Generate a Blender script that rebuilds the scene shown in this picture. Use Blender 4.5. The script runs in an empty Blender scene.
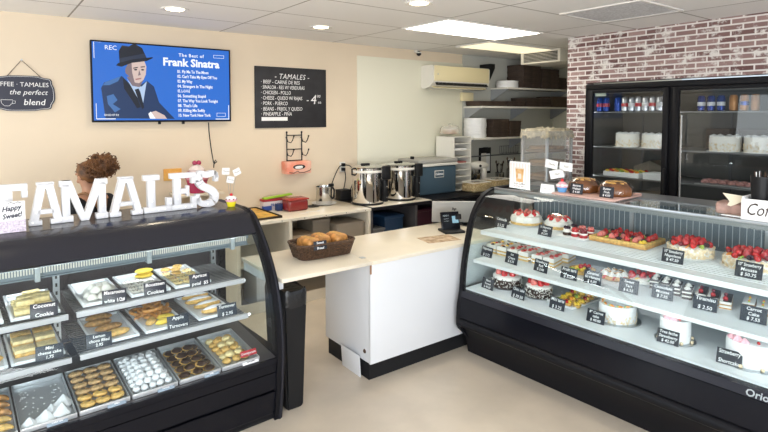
import bpy, bmesh, math, random
from mathutils import Vector, Matrix
random.seed(7)
R = math.radians
S = bpy.context.scene
COL = S.collection
H = 1.85            # camera height
CEIL = 2.695
YW = 5.4            # wall with the screen
XB = 5.19           # brick wall

# ------------------------------------------------------------------ materials
MATS = {}
def mat(name, col, rough=0.5, metal=0.0, var=0.0, vscale=30.0, bump=0.0, bscale=120.0, emit=None, estr=0.0,
        trans=0.0, coat=0.0, sss=0.0, col2=None, ior=1.45, spec=0.5):
    if name in MATS: return MATS[name]
    m = bpy.data.materials.new(name); m.use_nodes = True
    nt = m.node_tree; b = nt.nodes['Principled BSDF']
    b.inputs['Base Color'].default_value = (*col, 1)
    b.inputs['Roughness'].default_value = rough
    b.inputs['Metallic'].default_value = metal
    b.inputs['IOR'].default_value = ior
    b.inputs['Specular IOR Level'].default_value = spec
    if trans: b.inputs['Transmission Weight'].default_value = trans
    if coat: b.inputs['Coat Weight'].default_value = coat; b.inputs['Coat Roughness'].default_value = 0.08
    if emit: b.inputs['Emission Color'].default_value = (*emit, 1); b.inputs['Emission Strength'].default_value = estr
    if var or col2 or bump:
        tc = nt.nodes.new('ShaderNodeTexCoord')
    if var or col2:
        n = nt.nodes.new('ShaderNodeTexNoise'); n.inputs['Scale'].default_value = vscale; n.inputs['Detail'].default_value = 5
        nt.links.new(tc.outputs['Object'], n.inputs['Vector'])
        r = nt.nodes.new('ShaderNodeValToRGB')
        c2 = col2 if col2 else tuple(min(1, c*(1+var)) for c in col)
        c1 = col if col2 else tuple(c*(1-var) for c in col)
        r.color_ramp.elements[0].position = 0.38; r.color_ramp.elements[1].position = 0.62
        r.color_ramp.elements[0].color = (*c1, 1); r.color_ramp.elements[1].color = (*c2, 1)
        nt.links.new(n.outputs['Fac'], r.inputs['Fac']); nt.links.new(r.outputs['Color'], b.inputs['Base Color'])
    if bump:
        n2 = nt.nodes.new('ShaderNodeTexNoise'); n2.inputs['Scale'].default_value = bscale; n2.inputs['Detail'].default_value = 4
        nt.links.new(tc.outputs['Object'], n2.inputs['Vector'])
        bp = nt.nodes.new('ShaderNodeBump'); bp.inputs['Strength'].default_value = bump; bp.inputs['Distance'].default_value = 0.01
        nt.links.new(n2.outputs['Fac'], bp.inputs['Height']); nt.links.new(bp.outputs['Normal'], b.inputs['Normal'])
    MATS[name] = m
    return m

def sheet_glass(name, tint=(1, 1, 1), refl=1.0, rough=0.0):
    """clear sheet: see-through with mirror reflections by Fresnel"""
    if name in MATS: return MATS[name]
    m = bpy.data.materials.new(name); m.use_nodes = True; nt = m.node_tree
    for n in list(nt.nodes): nt.nodes.remove(n)
    o = nt.nodes.new('ShaderNodeOutputMaterial'); mx = nt.nodes.new('ShaderNodeMixShader')
    t = nt.nodes.new('ShaderNodeBsdfTransparent'); t.inputs['Color'].default_value = (*tint, 1)
    g = nt.nodes.new('ShaderNodeBsdfGlossy'); g.inputs['Roughness'].default_value = rough
    f = nt.nodes.new('ShaderNodeFresnel'); f.inputs['IOR'].default_value = 1.45
    mu = nt.nodes.new('ShaderNodeMath'); mu.operation = 'MULTIPLY'; mu.inputs[1].default_value = refl
    ge = nt.nodes.new('ShaderNodeNewGeometry'); su = nt.nodes.new('ShaderNodeMath'); su.operation = 'SUBTRACT'; su.inputs[0].default_value = 1.0
    nt.links.new(ge.outputs['Backfacing'], su.inputs[1]); m2 = nt.nodes.new('ShaderNodeMath'); m2.operation = 'MULTIPLY'
    nt.links.new(f.outputs[0], mu.inputs[0]); nt.links.new(mu.outputs[0], m2.inputs[0]); nt.links.new(su.outputs[0], m2.inputs[1]); nt.links.new(m2.outputs[0], mx.inputs['Fac'])
    nt.links.new(t.outputs[0], mx.inputs[1]); nt.links.new(g.outputs[0], mx.inputs[2]); nt.links.new(mx.outputs[0], o.inputs['Surface'])
    MATS[name] = m
    return m

def film(name, col, alpha, rough=0.25):
    if name in MATS: return MATS[name]
    m = mat(name, col, rough); m.node_tree.nodes['Principled BSDF'].inputs['Alpha'].default_value = alpha
    return m

def wall_paint():
    m = mat('cream_wall_paint', (0.745, 0.625, 0.475), 0.6, var=0.02, vscale=1.5, bump=0.05, bscale=200)
    return m

def brick_mat():
    m = bpy.data.materials.new('whitewashed_brick'); m.use_nodes = True; nt = m.node_tree; b = nt.nodes['Principled BSDF']
    tc = nt.nodes.new('ShaderNodeTexCoord'); sx = nt.nodes.new('ShaderNodeSeparateXYZ'); cx = nt.nodes.new('ShaderNodeCombineXYZ')
    L = nt.links.new
    L(tc.outputs['Object'], sx.inputs[0]); L(sx.outputs['Y'], cx.inputs['X']); L(sx.outputs['Z'], cx.inputs['Y'])
    br = nt.nodes.new('ShaderNodeTexBrick'); L(cx.outputs[0], br.inputs['Vector'])
    br.inputs['Scale'].default_value = 1.0; br.inputs['Brick Width'].default_value = 0.185; br.inputs['Row Height'].default_value = 0.0505
    br.inputs['Mortar Size'].default_value = 0.0078; br.inputs['Mortar Smooth'].default_value = 0.3; br.inputs['Bias'].default_value = 0.0
    br.inputs['Color1'].default_value = (0.125, 0.055, 0.052, 1); br.inputs['Color2'].default_value = (0.33, 0.215, 0.20, 1)
    br.inputs['Mortar'].default_value = (0.72, 0.68, 0.65, 1)
    n = nt.nodes.new('ShaderNodeTexNoise'); n.inputs['Scale'].default_value = 7.0; n.inputs['Detail'].default_value = 8; n.inputs['Roughness'].default_value = 0.75
    L(cx.outputs[0], n.inputs['Vector'])
    rp = nt.nodes.new('ShaderNodeValToRGB'); rp.color_ramp.elements[0].position = 0.52; rp.color_ramp.elements[1].position = 0.61
    L(n.outputs['Fac'], rp.inputs['Fac'])
    mx = nt.nodes.new('ShaderNodeMix'); mx.data_type = 'RGBA'
    L(rp.outputs['Color'], mx.inputs['Factor']); L(br.outputs['Color'], mx.inputs['A']); mx.inputs['B'].default_value = (0.70, 0.66, 0.63, 1)
    L(mx.outputs['Result'], b.inputs['Base Color']); b.inputs['Roughness'].default_value = 0.65
    return m

def ceiling_mat():
    """lay-in tiles with a grid of grey metal tees"""
    m = bpy.data.materials.new('ceiling_tile'); m.use_nodes = True; nt = m.node_tree; b = nt.nodes['Principled BSDF']; L = nt.links.new
    tc = nt.nodes.new('ShaderNodeTexCoord'); br = nt.nodes.new('ShaderNodeTexBrick'); mp = nt.nodes.new('ShaderNodeMapping')
    mp.inputs['Location'].default_value = (-0.63, -2.78, 0)
    L(tc.outputs['Object'], mp.inputs['Vector']); L(mp.outputs[0], br.inputs['Vector'])
    br.offset = 0.0; br.inputs['Scale'].default_value = 1.0; br.inputs['Brick Width'].default_value = 1.335; br.inputs['Row Height'].default_value = 0.665
    br.inputs['Mortar Size'].default_value = 0.007; br.inputs['Mortar Smooth'].default_value = 0.0
    br.inputs['Color1'].default_value = (0.86, 0.85, 0.84, 1); br.inputs['Color2'].default_value = (0.89, 0.88, 0.87, 1); br.inputs['Mortar'].default_value = (0.33, 0.31, 0.28, 1)
    L(br.outputs['Color'], b.inputs['Base Color']); b.inputs['Roughness'].default_value = 0.8
    return m

M = dict(
    clearwrap=sheet_glass('clear_wrap', (.97, .96, .94), 1.5, .05),
    wall=wall_paint(),
    wallcream=mat('ivory_panel_paint', (0.77, 0.745, 0.61), 0.5, bump=0.03, bscale=150),
    white=mat('white_laminate', (0.70, 0.71, 0.73), 0.35),
    warmwhite=mat('cream_laminate', (0.74, 0.67, 0.545), 0.32, var=0.02, vscale=6),
    black=mat('black_gloss_panel', (0.0065, 0.0068, 0.010), 0.18, spec=.22),
    blacksat=mat('black_satin', (0.007, 0.007, 0.009), 0.4, spec=.2),
    slate=mat('dark_slate_canopy', (0.022, 0.022, 0.029), 0.22, spec=.3),
    blackplastic=mat('black_plastic', (0.010, 0.010, 0.011), 0.45, spec=.3),
    rubber=mat('black_kick_rubber', (0.010, 0.010, 0.011), 0.6, spec=.3),
    steel=mat('brushed_steel', (0.62, 0.62, 0.61), 0.16, 1.0),
    alu=mat('dull_aluminium', (0.50, 0.53, 0.56), 0.32, 1.0),
    chrome=mat('polished_steel', (0.78, 0.76, 0.73), 0.07, 1.0),
    rail=mat('pale_blue_grey_rail', (0.40, 0.44, 0.46), 0.35),
    darkint=mat('dark_bronze_lining', (0.085, 0.080, 0.082), 0.3),
    wire=mat('dark_wire', (0.10, 0.10, 0.105), 0.4),
    whitewire=mat('white_shelf_enamel', (0.80, 0.84, 0.86), 0.3),
    caseback=mat('blue_grey_case_back', (0.13, 0.165, 0.19), 0.15),
    glass=sheet_glass('case_glass', (0.96, 0.985, 0.98)),
    fglass=sheet_glass('cooler_door_glass', (0.90, 0.92, 0.92), 1.3),
    acrylic=sheet_glass('clear_acrylic', (0.97, 0.98, 0.98), 1.2),
    led=mat('led_tube', (1, 1, 1), 0.5, emit=(0.93, 0.97, 1.0), estr=6.5),
    ledl=mat('pastry_led_tube', (1, 1, 1), 0.5, emit=(0.95, 0.98, 1.0), estr=22),
    ledw=mat('shelf_led_tube', (1, 1, 1), 0.5, emit=(0.93, 0.97, 1.0), estr=3.2),
    pan=mat('bright_sheet_pan', (0.62, 0.64, 0.66), 0.3, 0.55),
    floor=mat('beige_sealed_floor', (0.61, 0.525, 0.42), 0.26, var=0.06, vscale=2.5, bump=0.02, bscale=12),
    brick=brick_mat(), ceil=ceiling_mat(),
    panel=mat('fluorescent_diffuser', (1, 1, 1), 0.5, emit=(1.0, 0.955, 0.86), estr=7.0),
    panel2=mat('dim_fluorescent_diffuser', (1, 1, 1), 0.5, emit=(1.0, 0.86, 0.52), estr=0.85),
    bulb=mat('warm_lamp', (1, 1, 1), 0.5, emit=(1.0, 0.82, 0.50), estr=14.0),
    lampring=mat('white_lamp_trim', (0.75, 0.73, 0.70), 0.4),
    grille=mat('perforated_tile', (0.66, 0.67, 0.70), 0.6, var=0.15, vscale=60),
    letter=mat('white_marquee', (0.76, 0.76, 0.79), 0.4),
    lbulb=mat('marquee_bulb', (1, 1, 1), 0.3, emit=(1, 0.97, 0.90), estr=.9),
    slatesign=mat('chalkboard', (0.022, 0.022, 0.026), 0.55, var=0.15, vscale=10),
    navy=mat('navy_sign', (0.022, 0.024, 0.045), 0.5),
    chalk=mat('chalk_white', (0.85, 0.85, 0.85), 0.8),
    cardblack=mat('black_price_card', (0.018, 0.021, 0.03), 0.35),
    paper=mat('white_paper', (0.85, 0.85, 0.85), 0.6),
    cream=mat('whipped_cream', (0.88, 0.85, 0.79), 0.5, bump=0.15, bscale=60),
    icing=mat('white_icing', (0.88, 0.88, 0.88), 0.4),
    sponge=mat('yellow_sponge', (0.72, 0.48, 0.18), 0.7, var=0.2, vscale=60),
    crust=mat('golden_crust', (0.62, 0.33, 0.10), 0.6, var=0.25, vscale=45, bump=0.3, bscale=70),
    straw=mat('strawberry_red', (0.52, 0.018, 0.02), 0.22, var=0.35, vscale=60, coat=0.4),
    strawcut=mat('strawberry_flesh', (0.75, 0.20, 0.17), 0.3, var=0.25, vscale=50, coat=0.3),
    cherry=mat('dark_cherry', (0.18, 0.008, 0.02), 0.15, coat=0.5),
    blackberry=mat('blackberry', (0.035, 0.012, 0.03), 0.25, bump=0.6, bscale=160),
    kiwi=mat('kiwi_green', (0.33, 0.48, 0.06), 0.3, var=0.3, vscale=70),
    leaf=mat('leaf_green', (0.10, 0.26, 0.04), 0.5),
    orange=mat('orange_fruit', (0.85, 0.32, 0.03), 0.35),
    mango=mat('yellow_fruit', (0.86, 0.58, 0.05), 0.35),
    choc=mat('dark_chocolate', (0.035, 0.016, 0.010), 0.35),
    choccake=mat('chocolate_sponge', (0.055, 0.025, 0.017), 0.8),
    almond=mat('almond_flake', (0.78, 0.60, 0.36), 0.6, col2=(0.88, 0.78, 0.60), vscale=40),
    goldboard=mat('gold_cake_board', (0.60, 0.42, 0.16), 0.35, 0.6),
    redglaze=mat('red_glaze', (0.42, 0.02, 0.03), 0.15, coat=0.5),
    pinkice=mat('pink_icing', (0.85, 0.45, 0.50), 0.4),
    cookie=mat('brown_cookie', (0.46, 0.25, 0.085), 0.7, var=0.3, vscale=55, bump=0.4, bscale=80),
    goldcookie=mat('golden_cookie', (0.72, 0.45, 0.14), 0.65, var=0.2, vscale=50, bump=0.3, bscale=80),
    palecookie=mat('pale_yellow_cookie', (0.82, 0.67, 0.34), 0.65, var=0.12, vscale=50, bump=0.2, bscale=80),
    macaroon=mat('white_macaroon', (0.85, 0.83, 0.78), 0.7, bump=0.5, bscale=90),
    powder=mat('powdered_sugar', (0.82, 0.83, 0.85), 0.8, bump=0.2, bscale=70),
    yellowmac=mat('yellow_shell', (0.85, 0.62, 0.08), 0.45),
    bread=mat('baked_bread', (0.50, 0.23, 0.06), 0.45, var=0.35, vscale=22),
    kraft=mat('kraft_card', (0.33, 0.25, 0.17), 0.7),
    greybox=mat('grey_brown_card', (0.26, 0.22, 0.17), 0.7),
    darkbox=mat('brown_cake_box', (0.060, 0.040, 0.030), 0.7, var=0.25, vscale=9),
    wicker=mat('dark_wicker', (0.075, 0.040, 0.022), 0.5, var=0.4, vscale=70),
    coolerblue=mat('slate_blue_plastic', (0.055, 0.095, 0.13), 0.42),
    coolerlid=mat('grey_cooler_lid', (0.36, 0.35, 0.32), 0.5),
    acbody=mat('aged_ivory_plastic', (0.80, 0.70, 0.44), 0.4),
    acside=mat('white_plastic', (0.78, 0.75, 0.68), 0.4),
    skin=mat('skin', (0.50, 0.26, 0.16), 0.5),
    hair=mat('curly_brown_hair', (0.075, 0.032, 0.014), 0.55, col2=(0.23, 0.10, 0.035), vscale=16),
    cloth=mat('black_cotton', (0.014, 0.014, 0.017), 0.85),
    strap=mat('tan_strap', (0.28, 0.14, 0.06), 0.6),
    tv_blue=mat('screen_blue', (0, 0, 0), 0.25, emit=(0.022, 0.14, 0.56), estr=1.0),
)

# ------------------------------------------------------------------ geometry helpers
class G:
    def __init__(s): s.bm = bmesh.new()
    def _x(s, vs, m):
        if m is not None: bmesh.ops.transform(s.bm, matrix=m, verts=vs)
    def box(s, x0, x1, y0, y1, z0, z1, bev=0.0, m=None, seg=2):
        r = bmesh.ops.create_cube(s.bm, size=1.0); vs = r['verts']
        for v in vs:
            v.co = Vector((x0 + (v.co.x+.5)*(x1-x0), y0 + (v.co.y+.5)*(y1-y0), z0 + (v.co.z+.5)*(z1-z0)))
        if bev:
            es = list({e for v in vs for e in v.link_edges})
            g = bmesh.ops.bevel(s.bm, geom=es, offset=bev, segments=seg, affect='EDGES', profile=0.5)
            vs = list({v for f in g['faces'] for v in f.verts} | {v for v in vs if v.is_valid})
            # gather the whole island
            st = [vs[0]]; seen = {vs[0]}
            while st:
                a = st.pop()
                for e in a.link_edges:
                    o = e.other_vert(a)
                    if o not in seen: seen.add(o); st.append(o)
            vs = list(seen)
        s._x(vs, m); return s
    def sph(s, c, r, seg=12, ring=8, m=None):
        if not hasattr(r, '__len__'): r = (r, r, r)
        q = bmesh.ops.create_uvsphere(s.bm, u_segments=seg, v_segments=ring, radius=1.0); vs = q['verts']
        for v in vs: v.co = Vector((c[0]+v.co.x*r[0], c[1]+v.co.y*r[1], c[2]+v.co.z*r[2]))
        s._x(vs, m); return s
    def lathe(s, prof, seg=20, c=(0, 0, 0), m=None, wob=0.0, scal=None):
        rows = []
        for (r, z) in prof:
            if r < 1e-6: rows.append([s.bm.verts.new((c[0], c[1], c[2]+z))])
            else:
                row = []
                for i in range(seg):
                    a = 2*math.pi*i/seg; rr = r*(1+wob*random.uniform(-1, 1))
                    if scal: rr *= scal(a)
                    row.append(s.bm.verts.new((c[0]+rr*math.cos(a), c[1]+rr*math.sin(a), c[2]+z)))
                rows.append(row)
        for a, b in zip(rows, rows[1:]):
            for i in range(seg):
                j = (i+1) % seg
                if len(a) == 1 and len(b) == 1: continue
                if len(a) == 1: s.bm.faces.new((a[0], b[i], b[j]))
                elif len(b) == 1: s.bm.faces.new((a[i], a[j], b[0]))
                else: s.bm.faces.new((a[i], a[j], b[j], b[i]))
        for row, fl in ((rows[0], True), (rows[-1], False)):
            if len(row) > 1: s.bm.faces.new(list(reversed(row)) if fl else row)
        s._x([v for r_ in rows for v in r_], m); return s
    def cyl(s, p0, p1, r0, r1=None, seg=14):
        p0 = Vector(p0); p1 = Vector(p1); d = p1-p0; L = d.length
        q = d.to_track_quat('Z', 'Y').to_matrix().to_4x4(); q.translation = p0
        return s.lathe([(r0, 0), (r0 if r1 is None else r1, L)], seg, m=q)
    def prism(s, poly, d0, d1, axis='z', m=None):
        """polygon extruded; axis = extrusion axis. x: poly is (y,z); y: poly is (x,z); z: poly is (x,y)"""
        f = {'x': lambda a, b, d: (d, a, b), 'y': lambda a, b, d: (a, d, b), 'z': lambda a, b, d: (a, b, d)}[axis]
        A = [s.bm.verts.new(f(a, b, d0)) for a, b in poly]; B = [s.bm.verts.new(f(a, b, d1)) for a, b in poly]
        n = len(poly); s.bm.faces.new(A); s.bm.faces.new(list(reversed(B)))
        for i in range(n): s.bm.faces.new((A[i], B[i], B[(i+1) % n], A[(i+1) % n]))
        s._x(A+B, m); return s
    def band(s, P, Q, d0, d1, axis='x', m=None):
        """strip between two open profiles P and Q (same length), extruded"""
        return s.prism(list(P)+list(reversed(Q)), d0, d1, axis, m)
    def tube(s, pts, r, seg=8, closed=False, taper=None):
        pts = [Vector(p) for p in pts]; n = len(pts); rows = []; up = None
        for i, p in enumerate(pts):
            a = pts[i-1] if (i > 0 or closed) else p; b = pts[(i+1) % n] if (i < n-1 or closed) else p
            t = (b-a).normalized() if (b-a).length > 1e-9 else Vector((0, 0, 1))
            if up is None:
                up = t.orthogonal().normalized()
            up = (up - t*up.dot(t)); up = up.normalized() if up.length > 1e-6 else t.orthogonal().normalized()
            w = t.cross(up); rr = r if taper is None else r*taper(i/(n-1))
            rows.append([s.bm.verts.new(p+(up*math.cos(2*math.pi*k/seg)+w*math.sin(2*math.pi*k/seg))*rr) for k in range(seg)])
        rng = range(n if closed else n-1)
        for i in rng:
            a, b = rows[i], rows[(i+1) % n]
            for k in range(seg): s.bm.faces.new((a[k], a[(k+1) % seg], b[(k+1) % seg], b[k]))
        if not closed:
            s.bm.faces.new(list(reversed(rows[0]))); s.bm.faces.new(rows[-1])
        return s
    def mesh(s, name, ang=35):
        bmesh.ops.recalc_face_normals(s.bm, faces=s.bm.faces[:])
        me = bpy.data.meshes.new(name); s.bm.to_mesh(me); s.bm.free()
        me.shade_smooth(); me.set_sharp_from_angle(angle=R(ang))
        return me

def T(x=0, y=0, z=0): return Matrix.Translation((x, y, z))
def RX(a): return Matrix.Rotation(R(a), 4, 'X')
def RY(a): return Matrix.Rotation(R(a), 4, 'Y')
def RZ(a): return Matrix.Rotation(R(a), 4, 'Z')

def obj(name, g, m, parent=None, loc=(0, 0, 0), rz=0.0, kind=None, label=None, ang=35):
    me = g.mesh(name, ang) if isinstance(g, G) else g
    o = bpy.data.objects.new(name, me); COL.objects.link(o)
    if m is not None:
        me.materials.clear(); me.materials.append(M[m] if isinstance(m, str) else m)
    o.parent = parent; o.location = loc; o.rotation_euler = (0, 0, R(rz))
    if kind: o['kind'] = kind
    if label: o['label'] = label
    return o
def tag(o, label, cat, group=None):
    o['label'] = label; o['category'] = cat
    if group: o['group'] = group
    return o
def thing(name, label, cat, loc=(0, 0, 0), rz=0.0, group=None, rx=0.0):
    o = bpy.data.objects.new(name, None); COL.objects.link(o); o.empty_display_size = 0.1
    o.location = loc; o.rotation_euler = (R(rx), 0, R(rz))
    return tag(o, label, cat, group)
def single(name, g, m, label, cat, loc=(0, 0, 0), rz=0.0, group=None, rx=0.0, ry=0.0):
    o = obj(name, g, m, None, loc, rz); o.rotation_euler = (R(rx), R(ry), R(rz))
    return tag(o, label, cat, group)
def struct(name, g, m, parent=None):
    o = obj(name, g, m, parent)
    if parent is None: o['kind'] = 'structure'
    return o
KIDS = {}
def kids(o):
    return [c for c in bpy.data.objects if c.parent == o]
def dup(root, loc, rz=None, label=None, group=None, rx=None, ry=None, scale=None):
    def cp(o, par):
        c = o.copy(); COL.objects.link(c); c.parent = par
        for k in o.children: cp(k, c)
        return c
    r = cp(root, None); r.location = loc
    e = list(r.rotation_euler)
    if rz is not None: e[2] = R(rz)
    if rx is not None: e[0] = R(rx)
    if ry is not None: e[1] = R(ry)
    r.rotation_euler = e
    if scale: r.scale = scale if hasattr(scale, '__len__') else (scale,)*3
    if label: r['label'] = label
    if group: r['group'] = group
    return r

def text_mesh(s, size, ext=0.0006, shear=0.0, align='CENTER', bold=0.0, spacing=1.0, width=None, m=None):
    c = bpy.data.curves.new('txt', 'FONT'); c.body = s; c.size = size; c.extrude = ext; c.shear = shear
    c.align_x = align; c.align_y = 'CENTER'; c.offset = bold; c.space_character = spacing; c.resolution_u = 2
    o = bpy.data.objects.new('txt', c); COL.objects.link(o)
    dg = bpy.context.evaluated_depsgraph_get()
    me = bpy.data.meshes.new_from_object(o.evaluated_get(dg))
    bpy.data.objects.remove(o); bpy.data.curves.remove(c)
    if width:
        xs = [v.co.x for v in me.vertices]
        if xs:
            w = max(xs)-min(xs)
            if w > width: me.transform(Matrix.Diagonal((width/w, 1, 1, 1)))
    if m is not None: me.transform(m)
    return me
def join_meshes(ms, name):
    bm = bmesh.new()
    for me in ms: bm.from_mesh(me)
    out = bpy.data.meshes.new(name); bm.to_mesh(out); bm.free()
    return out
def letter_lines(lines, parent, m, M_, name='lettering', **kw):
    for t, x, y, sz, *op in lines:
        o = dict(kw); o.update(op[0] if op else {})
        obj(name, text_mesh(t, sz, m=M_ @ T(x, y, 0), **o), m, parent)
def lines_mesh(lines, name, m=None, **kw):
    """lines: (text, x, y, size, opts)"""
    ms = []
    for t, x, y, sz, *op in lines:
        o = dict(kw); o.update(op[0] if op else {})
        ms.append(text_mesh(t, sz, m=T(x, y, 0), **o))
    me = join_meshes(ms, name)
    if m is not None: me.transform(m)
    return me
UPR = RX(90)      # text plane XY -> upright facing -Y

# frames of the two display cases (both stand a little askew)
LO, LA = (1.42, 2.86), 2.5
RO, RA = (3.0, 2.9), 2.8
def fr(O, A, x, y, z=0.0):
    c, s = math.cos(R(A)), math.sin(R(A)); return (O[0]+c*x-s*y, O[1]+s*x+c*y, z)
def Lw(x, y, z=0.0): return fr(LO, LA, x, y, z)
def Rw(x, y, z=0.0): return fr(RO, RA, x, y, z)
RF = RA-90        # facing the customers from the right-hand case

# ------------------------------------------------------------------ room shell
def shell():
    g = G(); g.box(-3.2, 7.6, -2.6, YW, -0.1, 0.0); struct('floor', g, 'floor')
    g = G(); g.box(-3.2, 7.6, -2.6, YW+0.1, CEIL, CEIL+0.1); struct('ceiling', g, 'ceil')
    g = G(); g.box(-3.2, 7.6, YW, YW+0.1, 0.0, CEIL); struct('wall_back', g, 'wall')
    g = G(); g.box(3.64, 5.42, YW-0.010, YW, 0.0, 2.565, 0.003); struct('trim_1', g, 'wallcream')
    g = G(); g.box(5.421, 7.5, YW-0.010, YW, 0.0, CEIL-.002); struct('trim_2', g, mat('grey_kitchen_panel', (.50, .50, .455), .5))
    g = G()
    g.box(XB, XB+0.12, -2.6, 3.549, 2.19, CEIL)
    g.box(XB, XB+0.12, 3.305, 3.549, 0, 2.19)
    g.box(XB, XB+0.12, -2.6, 1.46, 0, 2.19)
    struct('wall_right', g, 'brick')
    g = G(); g.box(XB+0.12, 7.6, 3.42, 3.549, 0, CEIL); struct('wall_kitchen', g, 'wallcream')
    g = G(); g.box(7.5, 7.6, 3.549, YW-0.012, 0, CEIL); struct('wall_end', g, 'wallcream')
shell()

# ceiling lights, vents
def ceiling_things():
    def panel(label, x0, x1, y0, y1, m):
        t = thing('ceiling_light', label, 'ceiling light', ((x0+x1)/2, (y0+y1)/2, CEIL))
        hx, hy = (x1-x0)/2, (y1-y0)/2
        f = G()
        f.box(-hx, hx, -hy, -hy+0.02, -0.012, 0); f.box(-hx, hx, hy-0.02, hy, -0.012, 0)
        f.box(-hx, -hx+0.02, -hy+0.02, hy-0.02, -0.012, 0); f.box(hx-0.02, hx, -hy+0.02, hy-0.02, -0.012, 0)
        obj('frame', f, 'lampring', t)
        obj('diffuser', G().box(-hx+0.02, hx-0.02, -hy+0.02, hy-0.02, -0.008, -0.001), m, t)
    panel('bright white fluorescent ceiling panel nearest the camera', 3.30, 4.63, 3.46, 4.11, 'panel')
    panel('yellower dimmer fluorescent ceiling panel above the air conditioner', 4.70, 6.03, 4.24, 4.80, 'panel2')
    lamps = [((1.268, 4.47), 'recessed round ceiling lamp above the television'),
             ((2.645, 4.535), 'recessed round ceiling lamp in front of the tamales chalkboard'),
             ((2.677, 3.128), 'recessed round ceiling lamp cut by the top of the picture beside the bright panel')]
    for (x, y), lb in lamps:
        t = thing('ceiling_lamp', lb, 'ceiling lamp', (x, y, CEIL), group='recessed ceiling lamps')
        g = G(); g.lathe([(0.072, 0), (0.072, -0.004), (0.105, -0.010), (0.108, 0)], 28); obj('trim_ring', g, 'lampring', t)
        g = G(); g.lathe([(0, -0.012), (0.045, -0.010), (0.070, -0.003), (0.070, -0.001), (0, -0.001)], 24); obj('lens', g, 'bulb', t)
    # square perforated return-air tile
    t = thing('ceiling_vent', 'square perforated grey return air tile above the brick wall', 'vent', (4.22, 2.40, CEIL))
    obj('perforated_face', G().box(-0.31, 0.31, -0.33, 0.33, -0.006, -0.001), 'grille', t)
    f = G()
    for a in (-0.35, 0.33): f.box(-0.33, 0.33, a, a+0.02, -0.010, 0)
    for a in (-0.33, 0.31): f.box(a, a+0.02, -0.33, 0.33, -0.010, 0)
    obj('frame', f, 'lampring', t)
    # box duct with louvres hanging below the ceiling of the kitchen corner
    t = thing('air_duct', 'boxed air duct with dark louvred grille hanging under the kitchen ceiling', 'vent', (5.9, 4.44, CEIL))
    obj('duct_box', G().box(0.0, 0.9, -0.31, 0.31, -0.165, 0, 0.004), 'acside', t)
    obj('grille_backing', G().box(-0.004, 0.0, -0.27, 0.27, -0.145, -0.025), 'blackplastic', t)
    f = G()
    for a, b, c, d in ((-0.31, 0.31, -0.025, 0.0), (-0.31, 0.31, -0.165, -0.145)): f.box(-0.018, 0, a, b, c, d)
    f.box(-0.018, 0, -0.31, -0.27, -0.145, -0.025); f.box(-0.018, 0, 0.27, 0.31, -0.145, -0.025)
    obj('grille_frame', f, 'acside', t)
    for i in range(6):
        g = G(); g.box(-0.007, 0.007, -0.27, 0.27, -0.0015, 0.0015, m=T(-0.012, 0, -0.042-i*0.018) @ RY(-25)); obj('louvre', g, 'lampring', t)
    # dome camera
    t = thing('security_camera', 'small dark dome camera at the top of the wall beside the air conditioner', 'camera', (4.555, YW-0.012, 2.655))
    obj('bracket', G().box(-0.03, 0.03, -0.05, 0, 0.005, 0.035, 0.004), 'acside', t)
    obj('dome', G().sph((0, -0.065, -0.012), 0.032), 'blackplastic', t)
    obj('lens_ring', G().lathe([(0.034, 0), (0.034, 0.012), (0, 0.014)], 18, (0, -0.065, -0.008)), 'acside', t)
ceiling_things()

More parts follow.
